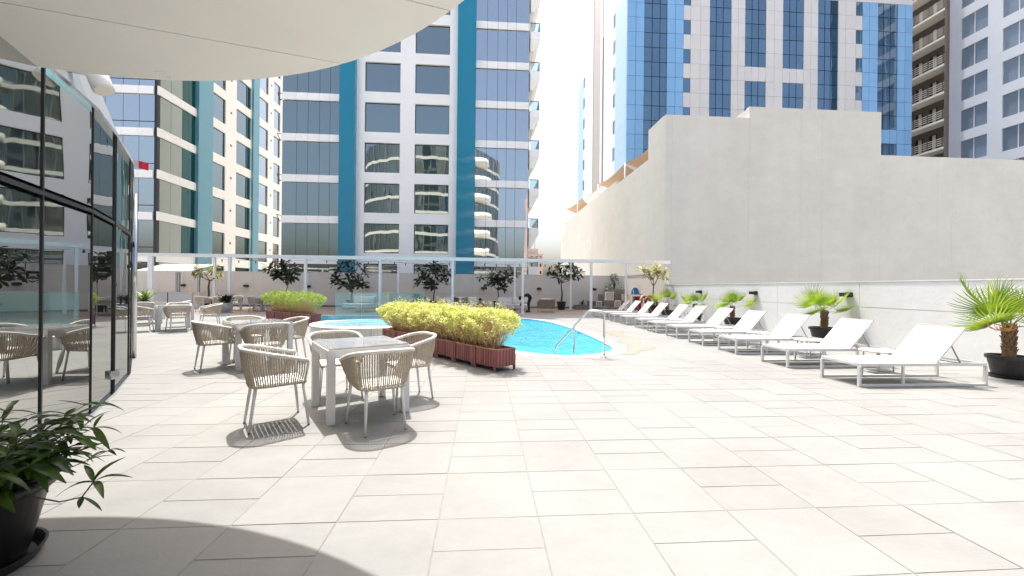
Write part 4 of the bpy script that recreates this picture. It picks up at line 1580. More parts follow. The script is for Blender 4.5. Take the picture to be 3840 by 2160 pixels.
P0 = Vector((.21, 6.43))
dP = Vector((-2.62, 3.33)).normalized()
nP = Vector((dP.y, -dP.x))
ang = math.atan2(dP.y, dP.x)
NB, LB_, WB_ = 7, .608, .40
for i in range(NB):
    base = P0 + dP * (i * LB_ + .004) + nP * WB_
    t = thing('planter_box', (base.x, base.y, 0), 'reddish slatted timber planter box, ' + (['nearest the viewer at the pool end of the long row', 'second in the long row from the near end', 'third in the long row from the near end', 'in the middle of the long row', 'third from the hot tub end of the long row', 'second from the hot tub end of the long row', 'at the hot tub end of the long row'][i]),
              'planter', 'slatted boxes under the long hedge', ang)
    t.location = (P0.x + dP.x * i * LB_ + nP.x * WB_ * 1.0, P0.y + dP.y * i * LB_ + nP.y * WB_ * 1.0, 0)
    planter_box(t, LB_ - .008, WB_, .40)
cN = P0 + nP * WB_ / 2
hedge(cN + dP * .12, cN + dP * (NB * LB_ - .1), .40, .40, 1.0, .40, 28000, 1700, 'long yellow green hedge growing from slatted boxes beside the pool', M['hedge'], 3)
P1 = Vector((-6.07, 14.3))
d2 = Vector((-8.6 + 6.07, 16.32 - 14.3)).normalized()
n2 = Vector((d2.y, -d2.x))
a2 = math.atan2(d2.y, d2.x)
for i in range(5):
    base = P1 + d2 * i * .63 + n2 * .42
    t = thing('planter_box', (base.x, base.y, 0), 'reddish slatted timber planter box, ' + ORD[i] + ' from the right under the short hedge', 'planter', 'slatted boxes under the short hedge', a2)
    planter_box(t, .622, .42, .42)
c2 = P1 + n2 * .21
hedge(c2 + d2 * .1, c2 + d2 * 3.05, .42, .42, 1.12, .45, 16000, 700, 'short bright green hedge in slatted boxes left of the hot tub', M['hedge2'], 8)

# ================================================================== leaves and trees
def leaf_strip(L_, w, droop, fold=.25, k=5, shape=None):
    """one leaf along +x, bending down; returns verts, faces (two rows across the midrib)"""
    vs, fs = [], []
    for i in range(k + 1):
        u = i / k
        ww = w * (shape(u) if shape else math.sin(math.pi * min(1, u * .92 + .06)) ** .8)
        x = L_ * u * (1 - .15 * droop * u)
        z = -droop * L_ * u * u * .6
        vs += [(x, -ww / 2, z + fold * ww / 2), (x, 0, z), (x, ww / 2, z + fold * ww / 2)]
    for i in range(k):
        a = i * 3
        fs += [(a, a + 3, a + 4, a + 1), (a + 1, a + 4, a + 5, a + 2)]
    return vs, fs


def rosette_mesh(name, n, L_, m, seed):
    rnd = random.Random(seed)
    q = MB()
    obo = lambda u: (.12 + .88 * math.sin(math.pi * (u ** 1.5) * .93) if u > 0 else .12)
    for i in range(n):
        az = i * 2.399 + rnd.uniform(-.2, .2)
        el = R(rnd.uniform(-25, 60) * (1 - .25 * i / n))
        vs, fs = leaf_strip(L_ * rnd.uniform(.75, 1.1), L_ * .36, rnd.uniform(.1, .55), .2, 5, obo)
        mt_ = Matrix.Rotation(az, 4, 'Z') @ Matrix.Rotation(-el, 4, 'Y') @ Matrix.Translation((.015, 0, 0))
        q.add([mt_ @ Vector(v) for v in vs], fs)
    return q.mesh(name, m, True)


ROS = [rosette_mesh('leaf_cluster', 13 + i, .36, M['frang'], 20 + i) for i in range(4)]
ROS_LIT = [rosette_mesh('leaf_cluster', 10 + i, .32, M['frang_lit'], 40 + i) for i in range(3)]


def frangipani(x, y, trunk_h, tips, label, seed, ros=ROS, pot=True, bark='bark', lean=0, twin=False, potr=.30):
    """tips: list of (dx, dz) crown points as in the photograph; y offsets are scattered"""
    rnd = random.Random(seed)
    t = thing('frangipani_tree', (x, y, 0), label, 'tree', 'potted frangipani trees along the back wall')
    ph = .52
    if pot:
        p = part('pot', MB().lathe([(.0, .0), (potr * .72, .0), (potr * .98, ph - .05), (potr * 1.06, ph - .05), (potr * 1.06, ph), (potr * .93, ph), (potr * .9, ph - .07), (0, ph - .07)], 20), M['black'], t, False, True)
        part('soil', MB().disc(potr * .9, ph - .06, 16), M['soil'], p, False, True)
    q = MB()
    zb = ph - .08 if pot else .0
    fork = Vector((lean, 0, trunk_h))
    k = 6
    trunk = [Vector((lean * (i / k) ** 1.5 + .03 * math.sin(i * 1.1 + seed), .02 * math.cos(i + seed), zb + (trunk_h - zb) * i / k)) for i in range(k + 1)]
    trunk[-1] = fork
    q.tube(trunk, [.042 - .012 * i / k for i in range(k + 1)], 7)
    if twin:
        q.tube([p + Vector((.07 * (1 - i / k) + .015, .03, 0)) for i, p in enumerate(trunk)], .022, 6)
    # three or four limbs, each feeding the tips nearest to it
    tp = [Vector((dx + 0, rnd.uniform(-.55, .45), z)) for dx, z in tips]
    nl = 3 if len(tp) < 8 else 4
    tp.sort(key=lambda p: math.atan2(p.x - fork.x, p.z - fork.z + .4))
    groups = [tp[i::1][i * 0:] for i in range(0)]
    size = math.ceil(len(tp) / nl)
    for gi in range(0, len(tp), size):
        grp = tp[gi:gi + size]
        c = sum(grp, Vector()) / len(grp)
        elbow = fork.lerp(c, .5) + Vector((rnd.uniform(-.05, .05), rnd.uniform(-.1, .1), -.10 * abs(c.x - fork.x)))
        q.tube([fork, fork.lerp(elbow, .5) + Vector((0, 0, -.03)), elbow], [.027, .024, .020], 6)
        for p in grp:
            m_ = elbow.lerp(p, .55) + Vector((rnd.uniform(-.05, .05), rnd.uniform(-.06, .06), -.05))
            q.tube([elbow, m_, p], [.018, .015, .012], 5)
            d_ = (p - m_).normalized()
            rot = (Vector((0, 0, 1)).rotation_difference((d_ + Vector((0, 0, .8))).normalized()) @ Matrix.Rotation(rnd.uniform(0, 6.3), 4, 'Z').to_quaternion()).to_euler()
            o = link('leaf_cluster', rnd.choice(ros), t, p, rot)
            sc = rnd.uniform(.95, 1.4)
            o.scale = (sc, sc, sc)
    part('trunk', q, M[bark], t, True, True)
    return t


def crown(cx, cz, rx, rz, n, seed):
    rnd = random.Random(seed)
    out = []
    while len(out) < n:
        a, b = rnd.uniform(-1, 1), rnd.uniform(-1, 1)
        if a * a + b * b < 1 and all((a - (p[0] - cx) / rx) ** 2 + (b - (p[1] - cz) / rz) ** 2 > .10 for p in out):
            out.append((cx + a * rx, cz + b * rz))
    return out


frangipani(-12.2, 25.4, 1.45, crown(.02, 2.25, 1.0, .55, 18, 1), 'dark leafy frangipani tree directly above the short hedge', 1, lean=.12)
frangipani(-8.3, 25.6, 1.2, crown(-.1, 2.05, 1.05, .85, 20, 2), 'broad dark frangipani tree in front of the left teal fin', 2, twin=True)
frangipani(-3.17, 25.5, 1.55, [(-1.0, 1.55), (-.95, 1.8), (-.65, 1.9)] + crown(.0, 2.3, .95, .62, 15, 3) + [(.75, 1.7), (-.2, 1.5)], 'dark frangipani tree behind the middle of the long hedge', 3)
frangipani(.89, 25.5, 1.2, [(-1.1, 2.0), (-.75, 1.5), (-.5, 2.1)] + crown(.35, 2.15, .85, .5, 12, 4) + [(-.2, 1.7), (.3, 1.4)], 'dark frangipani tree behind the white sofa', 4)
frangipani(5.0, 25.5, 1.75, [(-.8, 2.5), (-.65, 2.3)] + crown(.25, 2.4, .8, .55, 16, 5), 'tall thin dark frangipani tree in a black pot right of the brown armchair', 5, twin=True)
frangipani(-16.7, 25.3, 1.65, [(-.75, 1.95), (-.85, 2.2), (-.6, 2.35), (-.3, 2.45), (-.05, 2.1), (.25, 2.15), (.45, 1.95), (.6, 2.05), (.7, 1.85), (.1, 2.4)], 'sunlit yellow green frangipani tree beside the bar counter', 6, ROS_LIT, twin=True, lean=.1)
frangipani(9.0, 20.6, 1.55, [(-.75, 2.45), (-.45, 2.0), (-.3, 2.35), (-.05, 2.45), (.15, 2.55), (.3, 2.35), (.35, 2.1), (.05, 2.2), (-.5, 2.3)], 'sunlit sparse frangipani tree at the right end of the pergola', 7, ROS_LIT, bark='bark2', twin=True)
frangipani(-19.2, 22.6, 1.5, [(-.1, 2.6), (.25, 2.5), (.75, 2.55)], 'almost bare leaning frangipani beside the glass wall', 9, ROS_LIT, bark='bark2', lean=-.35)
# ================================================================== fan palms in black pots
def fan_mesh(name, Lp, Rr, nseg, spread, m, seed, droop=.25, ragged=0):
    """palm frond: petiole along +z from the origin, then a pleated fan split into narrow fingers"""
    rnd = random.Random(seed)
    q = MB()
    pts = [Vector((0, .05 * Lp * (i / 4) ** 2, Lp * i / 4)) for i in range(5)]
    q.tube(pts, [.011, .009, .008, .007, .006], 5)
    hub = pts[-1]
    for i in range(nseg):
        a = R(-spread + 2 * spread * (i + .5) / nseg)
        da = R(spread / nseg)
        L_ = Rr * (1 - .32 * (abs(a) / R(spread)) ** 2) * rnd.uniform(.9, 1.05) * (1 - ragged * rnd.random())
        f = .36 * L_
        def pt(r, ang, dy):
            return hub + Vector((r * math.sin(ang), dy - .10 * r * r / Rr, r * math.cos(ang) * (1 - .06 * r / Rr)))
        dr = droop * rnd.uniform(.4, 1.4)
        ra = rnd.uniform(-.05, .05)
        c0, c1 = hub, pt(f, a, .012)
        e0, e1 = pt(f, a - da, 0), pt(f, a + da, 0)
        mid = pt(.78 * L_, a + ra * .5, -.12 * dr * Rr)
        tw_ = .30 * da * .78 * L_
        n_ = Vector((math.cos(a), 0, -math.sin(a)))
        tip = pt(L_, a + ra, -.42 * dr * Rr)
        q.add([c0, e0, c1, e1, mid - n_ * tw_, mid + Vector((0, .006, 0)), mid + n_ * tw_, tip],
              [(0, 1, 2), (0, 2, 3), (1, 4, 5, 2), (2, 5, 6, 3), (4, 7, 5), (5, 7, 6)])
    return q.mesh(name, m)


FAN = [fan_mesh('frond', .42, .58, 30, 112, M['palm'], 61, .3), fan_mesh('frond', .50, .62, 32, 100, M['palm'], 62, .35),
       fan_mesh('frond', .36, .52, 28, 120, M['palm'], 63, .2)]
DEAD = [fan_mesh('dead_frond', .34, .34, 18, 80, M['palmd'], 64, .9, .4)]


def palm(x, y, pot, th, fr, label, seed, s=1.0):
    """fr: (azimuth deg, tilt from vertical deg, roll deg, scale, kind); pot (rim radius, height)"""
    rnd = random.Random(seed)
    t = thing('fan_palm', (x, y, 0), label, 'palm', 'fan palms in black pots along the white wall')
    r, h = pot
    p = part('pot', MB().lathe([(0, .02), (r * .74, .02), (r * .95, h - .06), (r * 1.05, h - .055), (r * 1.05, h), (r * .95, h), (r * .92, h - .08), (0, h - .08)], 28), M['black'], t, False, True)
    part('saucer', MB().lathe([(0, .004), (r * .86, .004), (r * .95, .045), (r * .9, .045), (r * .84, .018), (0, .018)], 28), M['black'], t, False, True)
    part('soil', MB().disc(r * .93, h - .07, 20), M['soil'], p, False, True)
    tr = part('trunk', MB().lathe([(.075, h - .09), (.082, h + .03), (.066, h + th * .5), (.072, h + th), (.03, h + th + .05)], 10), M['husk'], t, True, True)
    q = MB()
    for i in range(60):                     # old leaf bases
        z = h + th * (i / 60) ** .9
        a = i * 2.4
        rr = .066
        b = Vector((rr * math.cos(a), rr * math.sin(a), z))
        o_ = Vector((math.cos(a), math.sin(a), 0))
        s_ = Vector((-math.sin(a), math.cos(a), 0)) * .026
        tp = b + o_ * rnd.uniform(.02, .05) + Vector((0, 0, rnd.uniform(.05, .10)))
        q.add([b - s_, b + s_, tp + s_ * .4, tp - s_ * .4, b - o_ * .02 + Vector((0, 0, .05))], [(0, 1, 2, 3), (0, 3, 4), (1, 4, 2)])
    tag(part('husk_scales', q, M['husk'], tr, False, True), kind='stuff')
    top = Vector((0, 0, h + th))
    for (az, tl, rl_, sc, kd) in fr:
        me = rnd.choice(DEAD) if kd else FAN[rnd.randrange(3)]
        # fan face (+y side) looks along az; tilt leans the petiole toward az
        mtx = Matrix.Rotation(R(az - 90), 4, 'Z') @ Matrix.Rotation(R(-tl), 4, 'X') @ Matrix.Rotation(R(rl_), 4, 'Z')
        # local +y -> world az direction after the z turn; leaning toward +y is a negative x turn
        o = link('dead_frond' if kd else 'frond', me, t, top - Vector((0, 0, .03)), mtx.to_euler())
        sc *= s * (.66 + .34 * min(1, tl / 50))
        o.scale = (sc, sc, sc)
    return t


BASEF = [(250, 30, 0, 1.0, 0), (180, 55, 10, 1.0, 0), (330, 60, -15, .95, 0), (90, 25, 0, .95, 0), (20, 45, 20, .95, 0), (135, 50, 0, .95, 0), (210, 78, 0, .9, 0), (290, 82, 10, .8, 0)]
palm(8.46, 5.84, (.25, .36), .47, [(178, 48, 25, 1.0, 0), (190, 76, 30, 1.0, 0), (262, 8, 0, 1.05, 0), (320, 35, -10, 1.0, 0), (90, 12, 0, 1.0, 0), (10, 50, -20, 1.0, 0), (125, 36, 0, 1.0, 0), (203, 90, 0, .9, 1), (350, 80, 0, .85, 0)],
     'largest fan palm in a black pot at the right edge, one orange dead frond', 71, 1.12)
palm(9.08, 10.02, (.33, .40), .42, [(190, 60, 30, .9, 0), (180, 32, 20, .95, 0), (250, 10, 0, .9, 0), (300, 26, -15, .85, 0), (70, 12, 0, .95, 0), (345, 50, -25, .9, 0), (120, 30, 0, .95, 0), (200, 85, 30, .8, 0), (330, 78, -20, .8, 0)],
     'bushy fan palm in a black pot behind the second and third loungers', 72, 1.0)
palm(9.1, 14.0, (.30, .36), .38, [(255, 6, 0, 1.0, 0), (185, 75, 30, .9, 0), (340, 72, -25, .95, 0), (90, 14, 0, .9, 0), (210, 45, 15, .75, 0), (20, 45, -15, .8, 0)],
     'fan palm in a black pot left of the wall light, behind the fifth lounger', 73, 1.0)
palm(9.05, 16.5, (.30, .36), .36, [(245, 10, 0, .9, 0), (170, 50, 20, .85, 0), (345, 45, -30, .9, 0), (195, 78, 20, .75, 0), (80, 15, 0, .9, 0), (190, 95, 0, .7, 1), (330, 80, 0, .7, 0)],
     'fan palm in a black pot, second from the far end of the row', 74, .98)
palm(8.95, 18.9, (.30, .36), .34, [(255, 5, 0, 1.05, 0), (182, 62, 25, .9, 0), (330, 40, -20, .8, 0), (90, 12, 0, .9, 0), (215, 98, 0, .8, 1), (240, 108, 0, .75, 1), (320, 102, 0, .8, 1), (165, 80, 0, .8, 0)],
     'farthest fan palm with brown hanging fronds, beside the sunlit tree', 75, 1.08)

# ================================================================== near potted plant, lower left
np_ = thing('potted_plant', (-2.46, 2.06, 0), 'leafy green plant in a black pot on a saucer at lower left', 'potted plant')
pr, ph = .29, .40
pt_ = part('pot', MB().lathe([(0, .03), (pr * .72, .03), (pr * .97, ph - .05), (pr * 1.06, ph - .045), (pr * 1.06, ph), (pr * .95, ph), (pr * .92, ph - .06), (0, ph - .06)], 36), M['black'], np_, True, True)
part('saucer', MB().lathe([(0, .005), (pr * .80, .005), (pr * .90, .055), (pr * .94, .055), (pr * .84, .0), (0, 0)], 36), M['black'], np_, False, True)
part('soil', MB().disc(pr * .92, ph - .05, 24), M['soil'], pt_, False, True)
rnd = random.Random(5)
LM = []
for i in range(3):
    vs, fs = leaf_strip(.15 + .02 * i, .030 + .005 * i, .3 + .35 * i, .35, 6)
    LM.append(MB().add(vs, fs).mesh('leaf', M['lance'], True))
stems, lv = MB(), []
specs = []
for i in range(46):
    az = rnd.uniform(0, 6.283)
    specs.append((az, rnd.uniform(.08, .72), rnd.uniform(.30, .50)))
specs.append((R(10), 1.50, .50))         # the long stray shoot to the right
specs.append((R(60), .45, .52))
specs.append((R(35), .75, .50))
for (az, lean, L_) in specs:
    b = Vector((rnd.gauss(0, .09), rnd.gauss(0, .09), ph - .06))
    if lean > 1.2:
        b = Vector((.12, -.02, ph - .02))
    d_ = Vector((math.cos(az) * math.sin(lean), math.sin(az) * math.sin(lean), math.cos(lean)))
    pts = [b]
    k = 6
    for j in range(k):
        d_ = (d_ + Vector((math.cos(az) * .10, math.sin(az) * .10, (.10 if lean > 1.2 else -.05)))).normalized()
        pts.append(pts[-1] + d_ * L_ / k)
    stems.tube(pts, [.0045 - .0005 * j for j in range(k + 1)], 5)
    for j in range(1, k + 1):
        if lean > 1.2 and j < k - 1:
            continue
        reps = 2 if j < k else 4
        for r_ in range(reps):
            p = pts[j]
            a2_ = az + rnd.uniform(-1.6, 1.6) if j < k else az + r_ * 1.57 + rnd.uniform(-.3, .3)
            el = rnd.uniform(-.2, .75)
            mtx = Matrix.Rotation(a2_, 4, 'Z') @ Matrix.Rotation(-el, 4, 'Y') @ Matrix.Rotation(rnd.uniform(-.5, .5), 4, 'X')
            sc = rnd.uniform(.6, 1.05) * (.7 if lean > 1.2 else 1)
            lv.append((p.copy(), mtx, sc, p.x * .7 - p.y * .7 + p.z))
sh = [Vector(p) for p in ((.18, -.02, .40), (.32, -.02, .36), (.45, -.02, .33), (.55, -.02, .35), (.60, -.02, .42))]
stems.tube(sh, .0035, 5)
for p, a_, el in ((sh[4], .3, .6), (sh[4], 2.6, .9), (sh[4], -.6, .35), (sh[4], 3.4, .25), (sh[3], .2, -.6), (sh[3], -.9, .1), (sh[4], 1.2, 1.1)):
    lv.append((p.copy(), Matrix.Rotation(a_, 4, 'Z') @ Matrix.Rotation(-el, 4, 'Y'), .75, 9))
lv.sort(key=lambda a: -a[3])
inner = MB()
for i, (p, mtx, sc, _) in enumerate(lv):
    if i < 300:
        o = link('leaf', rnd.choice(LM), np_, p, mtx.to_euler())
        o.scale = (sc, sc, sc)
    else:
        vs, fs = leaf_strip(.16 * sc, .035 * sc, .5, .35, 4)
        inner.add([p + mtx @ Vector(v) for v in vs], fs)
tag(part('inner_foliage', inner, M['lance'], np_, True, True), kind='stuff')
tag(part('stems', stems, M['bark'], np_, True, True), kind='stuff')

# ================================================================== back patio: bar, pots, sofas
bar = thing('bar_counter', (-18, 24.8, 0), 'white bar counter under a pitched white awning at the far left', 'bar counter')
part('counter', MB().box(-19.2, -17.05, 24.5, 25.1, 0, .93), M['white'], bar)
part('counter_end', MB().box(-17.04, -16.7, 24.55, 25.1, 0, .93), M['cushion'], bar)
part('worktop', MB().box(-19.25, -16.68, 24.45, 25.15, .931, .96), M['cushion'], bar)
part('panel_joint', MB().box(-18.41, -18.37, 24.488, 24.499, .05, .92), M['frame'], bar)
for x in (-19.75, -18.22, -18.10, -16.98):
    part('post', MB().box(x - .05, x + .05, 24.9, 25.0, 0 if x < -19.5 else .961, 2.12), M['grey'], bar)
for (xa, xb) in ((-20.02, -18.42), (-18.38, -17.0)):
    q = MB()
    q.add([(xa, 24.3, 2.14), (xb, 24.3, 2.14), (xb + .15, 26.2, 2.62), (xa + .15, 26.2, 2.62), (xa, 24.3, 2.18), (xb, 24.3, 2.18), (xb + .15, 26.2, 2.66), (xa + .15, 26.2, 2.66)],
          [(0, 3, 2, 1), (4, 5, 6, 7), (0, 1, 5, 4), (1, 2, 6, 5), (2, 3, 7, 6), (3, 0, 4, 7)])
    part('awning_panel', q, M['white'], bar)
# shrub in grey stone pot
def shrub(t, n, L_, w, z, m, seed, up=.6, spread=.2):
    rnd = random.Random(seed)
    q = MB()
    for i in range(n):
        az = i * 2.4 + rnd.uniform(-.3, .3)
        el = rnd.uniform(.0, 1.3) ** up
        vs, fs = leaf_strip(L_ * rnd.uniform(.6, 1.1), w, rnd.uniform(.2, .8), .3, 4)
        mt_ = Matrix.Translation((rnd.gauss(0, spread * .4), rnd.gauss(0, spread * .4), z + rnd.uniform(0, spread))) @ Matrix.Rotation(az, 4, 'Z') @ Matrix.Rotation(-el, 4, 'Y')
        q.add([mt_ @ Vector(v) for v in vs], fs)
    return tag(part('foliage', q, m, t, True, True), kind='stuff')


t = thing('potted_shrub', (-13.0, 20.95, 0), 'dark leafy shrub in a round grey stone pot in front of the patio tables', 'potted plant')
p = part('pot', MB().lathe([(0, .03), (.24, .03), (.33, .16), (.345, .34), (.31, .49), (.29, .49), (.29, .44), (0, .44)], 28), M['potstone'], t, True, True)
part('saucer', MB().lathe([(0, .0), (.29, .0), (.31, .035), (.29, .04), (0, .03)], 28), M['white'], t, False, True)
part('soil', MB().disc(.29, .455, 20), M['soil'], p, False, True)
shrub(t, 150, .42, .07, .46, M['dark_shrub'], 3, .7, .28)
t = thing('potted_agave', (-13.4, 16.7, 0), 'spiky light green plant in a white trough beside the glass wall', 'potted plant')
p = part('trough', MB().box(-1.0, .6, -.25, .25, 0, .62).box(-1.03, .63, -.28, .28, .621, .68), M['white'], t, False, True)
part('soil', MB().box(-.98, .58, -.23, .23, .6805, .69), M['soil'], p, False, True)
shrub(t, 70, .62, .06, .68, M['agave'], 4, .8, .12)


def sofa(name, x, y, w, dp, deg, label, cat, m, cushions, legs=.16, back_h=.72, arms=True, seat_h=.40):
    t = thing(name, (x, y, 0), label, cat, None, R(deg))
    q = MB()
    part('base', MB().box(-w / 2, w / 2, -dp / 2, dp / 2, legs, legs + .07), m, t, False, True)
    part('backrest', MB().box(-w / 2, w / 2, dp / 2 - .10, dp / 2, legs + .071, back_h), m, t, False, True)
    if arms:
        for s in (-1, 1):
            x0 = -w / 2 if s < 0 else w / 2 - .08
            part('armrest', MB().box(x0, x0 + .08, -dp / 2, dp / 2 - .101, legs + .071, back_h - .12), m, t, False, True)
    for sx in (-1, 1):
        for sy_ in (-1, 1):
            part('leg', MB().box(sx * (w / 2 - .04) - .018, sx * (w / 2 - .04) + .018, sy_ * (dp / 2 - .04) - .018, sy_ * (dp / 2 - .04) + .018, 0, legs - .001), M['alu'], t, False, True)
    n = cushions
    a = .09 if arms else 0
    for i in range(n):
        x0, x1 = -w / 2 + a + (w - 2 * a) * i / n + .006, -w / 2 + a + (w - 2 * a) * (i + 1) / n - .006
        q = MB()
        z0, z1 = legs + .072, seat_h
        q.add([(x0, -dp / 2, z0), (x1, -dp / 2, z0), (x1, dp / 2 - .12, z0), (x0, dp / 2 - .12, z0), (x0, -dp / 2, z1 - .03), (x1, -dp / 2, z1 - .03), (x1, dp / 2 - .12, z1 - .03), (x0, dp / 2 - .12, z1 - .03),
               (x0 + .03, -dp / 2 + .03, z1), (x1 - .03, -dp / 2 + .03, z1), (x1 - .03, dp / 2 - .13, z1), (x0 + .03, dp / 2 - .13, z1)],
              [(0, 1, 5, 4), (1, 2, 6, 5), (2, 3, 7, 6), (3, 0, 4, 7), (4, 5, 9, 8), (5, 6, 10, 9), (6, 7, 11, 10), (7, 4, 8, 11), (8, 9, 10, 11)])
        part('seat_cushion', q, M['sofa'], t, False, True)
        mtx = Matrix.Translation(((x0 + x1) / 2, dp / 2 - .20, seat_h + .19)) @ Matrix.Rotation(R(-14), 4, 'X')
        q = MB().obox(mtx, x1 - x0 - .02, .13, .38)
        o = part('back_cushion', q, M['sofa'], t, True, True)
        bv = o.modifiers.new('round', 'BEVEL')
        bv.width = .05
        bv.segments = 3
    return t


s1 = sofa('sofa', -1.45, 24.6, 2.2, .85, 0, 'cream sofa with loose cushions, half hidden behind the long hedge', 'sofa', M['sofa'], 3)
s2 = sofa('sofa', 1.75, 24.6, 2.0, .85, 0, 'cream two seat sofa behind the bending person', 'sofa', M['sofa'], 2)
s3 = sofa('outdoor_armchair', 3.6, 23.0, .92, .85, 185, 'brown woven armchair seen from behind, on white legs', 'armchair', M['brownweave'], 1, .20, .74)
s3.rotation_euler = (0, 0, R(180))
s4 = sofa('daybed', -6.75, 22.2, 1.35, 1.2, -20, 'white daybed with a tall cushion behind the glass screen', 'daybed', M['white'], 1, .24, .98, False, .46)
for (x, y, z, mm, nm, a) in ((-1.75, 24.42, .60, 'darkcush', 'dark scatter cushion on the half hidden sofa', 8), (-1.15, 24.40, .60, 'olive', 'olive patterned scatter cushion on the half hidden sofa', -10), (2.62, 24.35, .59, 'sofa', 'round cream scatter cushion at the right end of the two seat sofa', 12)):
    mtx = Matrix.Translation((x, y, z)) @ Matrix.Rotation(R(-22), 4, 'X') @ Matrix.Rotation(R(a), 4, 'Y')
    o = solo('scatter_cushion', MB().obox(mtx, .40, .12, .36), M[mm], nm, 'cushion', None, True)
    bv = o.modifiers.new('round', 'BEVEL')
    bv.width = .058
    bv.segments = 4


def coffee(x, y, label):
    t = thing('coffee_table', (x, y, 0), label, 'table')
    part('table_top', MB().box(-.36, .36, -.3, .3, .36, .39), M['white'], t, False, True)
    for sx in (-1, 1):
        q = MB().box(sx * .34 - .015, sx * .34 + .015, -.28, -.25, 0, .359).box(sx * .34 - .015, sx * .34 + .015, .25, .28, 0, .359).box(sx * .34 - .015, sx * .34 + .015, -.249, .249, 0, .03)
        part('leg_frame', q, M['alu'], t, False, True)


coffee(2.35, 23.1, 'low white framed coffee table in front of the two seat sofa')
# ---- corner: stone tiers, lattice blocks, planter, toys
for (x0, x1, y0, y1, h, lb) in ((5.95, 7.0, 25.6, 26.2, .27, 'low grey stone planter with grassy plants left of the lattice blocks'), (8.35, 9.5, 26.3, 27.2, 1.34, 'tall dark stone planter holding the dark shrub in the corner')):
    t = thing('stone_planter', ((x0 + x1) / 2, (y0 + y1) / 2, 0), lb, 'planter')
    part('box', MB().box(x0, x1, y0, y1, 0, h), M['stone'], t)
    part('soil', MB().box(x0 + .05, x1 - .05, y0 + .05, y1 - .05, h + .001, h + .01), M['soil'], t)
    if h < 1:
        shrub(t, 40, .42, .035, h, M['dark_shrub'], 6, 1.0, .1)
    else:
        rnd = random.Random(9)
        q, qt = MB(), MB()
        for i in range(420):
            z = rnd.random()
            rr = (1 - z) * .62 + .10
            a, r_ = rnd.uniform(0, 6.28), rr * rnd.random() ** .5
            if noise.noise((r_ * math.cos(a) * 3, r_ * math.sin(a) * 3, z * 4)) < -.12:
                continue
            c = Vector((r_ * math.cos(a) - .05, r_ * math.sin(a) * .8, h + .05 + z * 1.05))
            vs, fs = leaf_strip(.16, .07, .5, .2, 3)
            mt_ = Matrix.Translation(c) @ Matrix.Rotation(a + rnd.gauss(0, .6), 4, 'Z') @ Matrix.Rotation(rnd.uniform(-.7, .3), 4, 'Y')
            q.add([mt_ @ Vector(v) for v in vs], fs)
        for i in range(9):
            a = rnd.uniform(0, 6.28)
            qt.tube([(0, 0, h), (.1 * math.cos(a), .1 * math.sin(a), h + .4), (.3 * math.cos(a), .25 * math.sin(a), h + .55 + .4 * rnd.random())], [.02, .012, .006], 5)
        tag(part('foliage', q, M['dark_shrub'], t, True, True), kind='stuff')
        tag(part('stems', qt, M['bark'], t, True, True), kind='stuff')
tier = thing('stone_tiers', (8.1, 26.3, 0), 'stepped dark stone tiers below the lattice blocks in the corner', 'stone tiers')
for (x0, x1, y0, y1, z0, z1) in ((6.95, 9.6, 25.5, 26.1, 0, .20), (7.0, 9.6, 26.11, 26.7, 0, .55), (7.95, 8.55, 25.7, 26.1, .201, .62), (7.6, 8.05, 26.12, 26.7, .551, 1.02), (8.7, 9.55, 25.9, 26.1, .201, .60), (8.75, 9.3, 26.12, 26.29, .551, 1.05)):
    part('block', MB().box(x0, x1, y0, y1, z0, z1), M['stone'], tier)


def lattice(x, y, z, s, nn, label):
    t = thing('lattice_block', (x, y, z), label, 'lattice block', 'cream pierced blocks in the corner')
    th, b = .05 * s / .6 + .02, .030 * s / .6 + .008
    q = MB()
    q.box(0, b * 1.6, 0, .22, 0, s).box(s - b * 1.6, s, 0, .22, 0, s).box(b * 1.6, s - b * 1.6, 0, .22, 0, b * 1.6).box(b * 1.6, s - b * 1.6, 0, .22, s - b * 1.6, s)
    part('frame', q, M['lattice'], t, False, True)
    inn = s - 3.2 * b
    for i in range(1, nn):
        c = b * 1.6 + inn * i / nn
        part('bar', MB().box(c - b / 2, c + b / 2, .02, .08, b * 1.6, s - b * 1.6), M['lattice'], t, False, True)
        part('bar', MB().box(b * 1.6, s - b * 1.6, .021, .079, c - b / 2, c + b / 2), M['lattice'], t, False, True)
    part('backing', MB().box(.01, s - .01, .14, .2, .01, s - .01), M['stone'], t, False, True)


lattice(6.98, 26.15, .552, .62, 7, 'large cream lattice block beside the pergola post')
lattice(8.0, 25.72, .622, .55, 6, 'large cream lattice block in the middle of the stone tiers')
lattice(7.36, 25.6, .202, .36, 3, 'small cream lattice block on the lowest tier, left one')
lattice(8.56, 25.52, .202, .40, 3, 'small cream lattice block on the lowest tier, behind the far lounger')
lattice(9.2, 25.92, .602, .42, 4, 'cream lattice block at the right end of the tiers')
# blue chair stood on a red crate, red slide
t = thing('blue_chair', (9.0, 22.9, 0), 'blue plastic chair with silver arms near the corner', 'chair')
z = .95
part('seat', MB().box(-.24, .24, -.22, .22, z + .10, z + .14), M['blue'], t, False, True)
q = MB()
for i in range(8):
    a0, a1 = R(180 * i / 8), R(180 * (i + 1) / 8)
    q.add([(.24 * math.cos(a0), .22, z + .14), (.24 * math.cos(a1), .22, z + .14), (.22 * math.cos(a1), .26, z + .26 + .26 * math.sin(a1)), (.22 * math.cos(a0), .26, z + .26 + .26 * math.sin(a0)),
           (.24 * math.cos(a0), .25, z + .14), (.24 * math.cos(a1), .25, z + .14), (.22 * math.cos(a1), .29, z + .26 + .26 * math.sin(a1)), (.22 * math.cos(a0), .29, z + .26 + .26 * math.sin(a0))],
          [(0, 1, 2, 3), (7, 6, 5, 4), (3, 2, 6, 7)])
part('backrest', q, M['blue'], t, False, True)
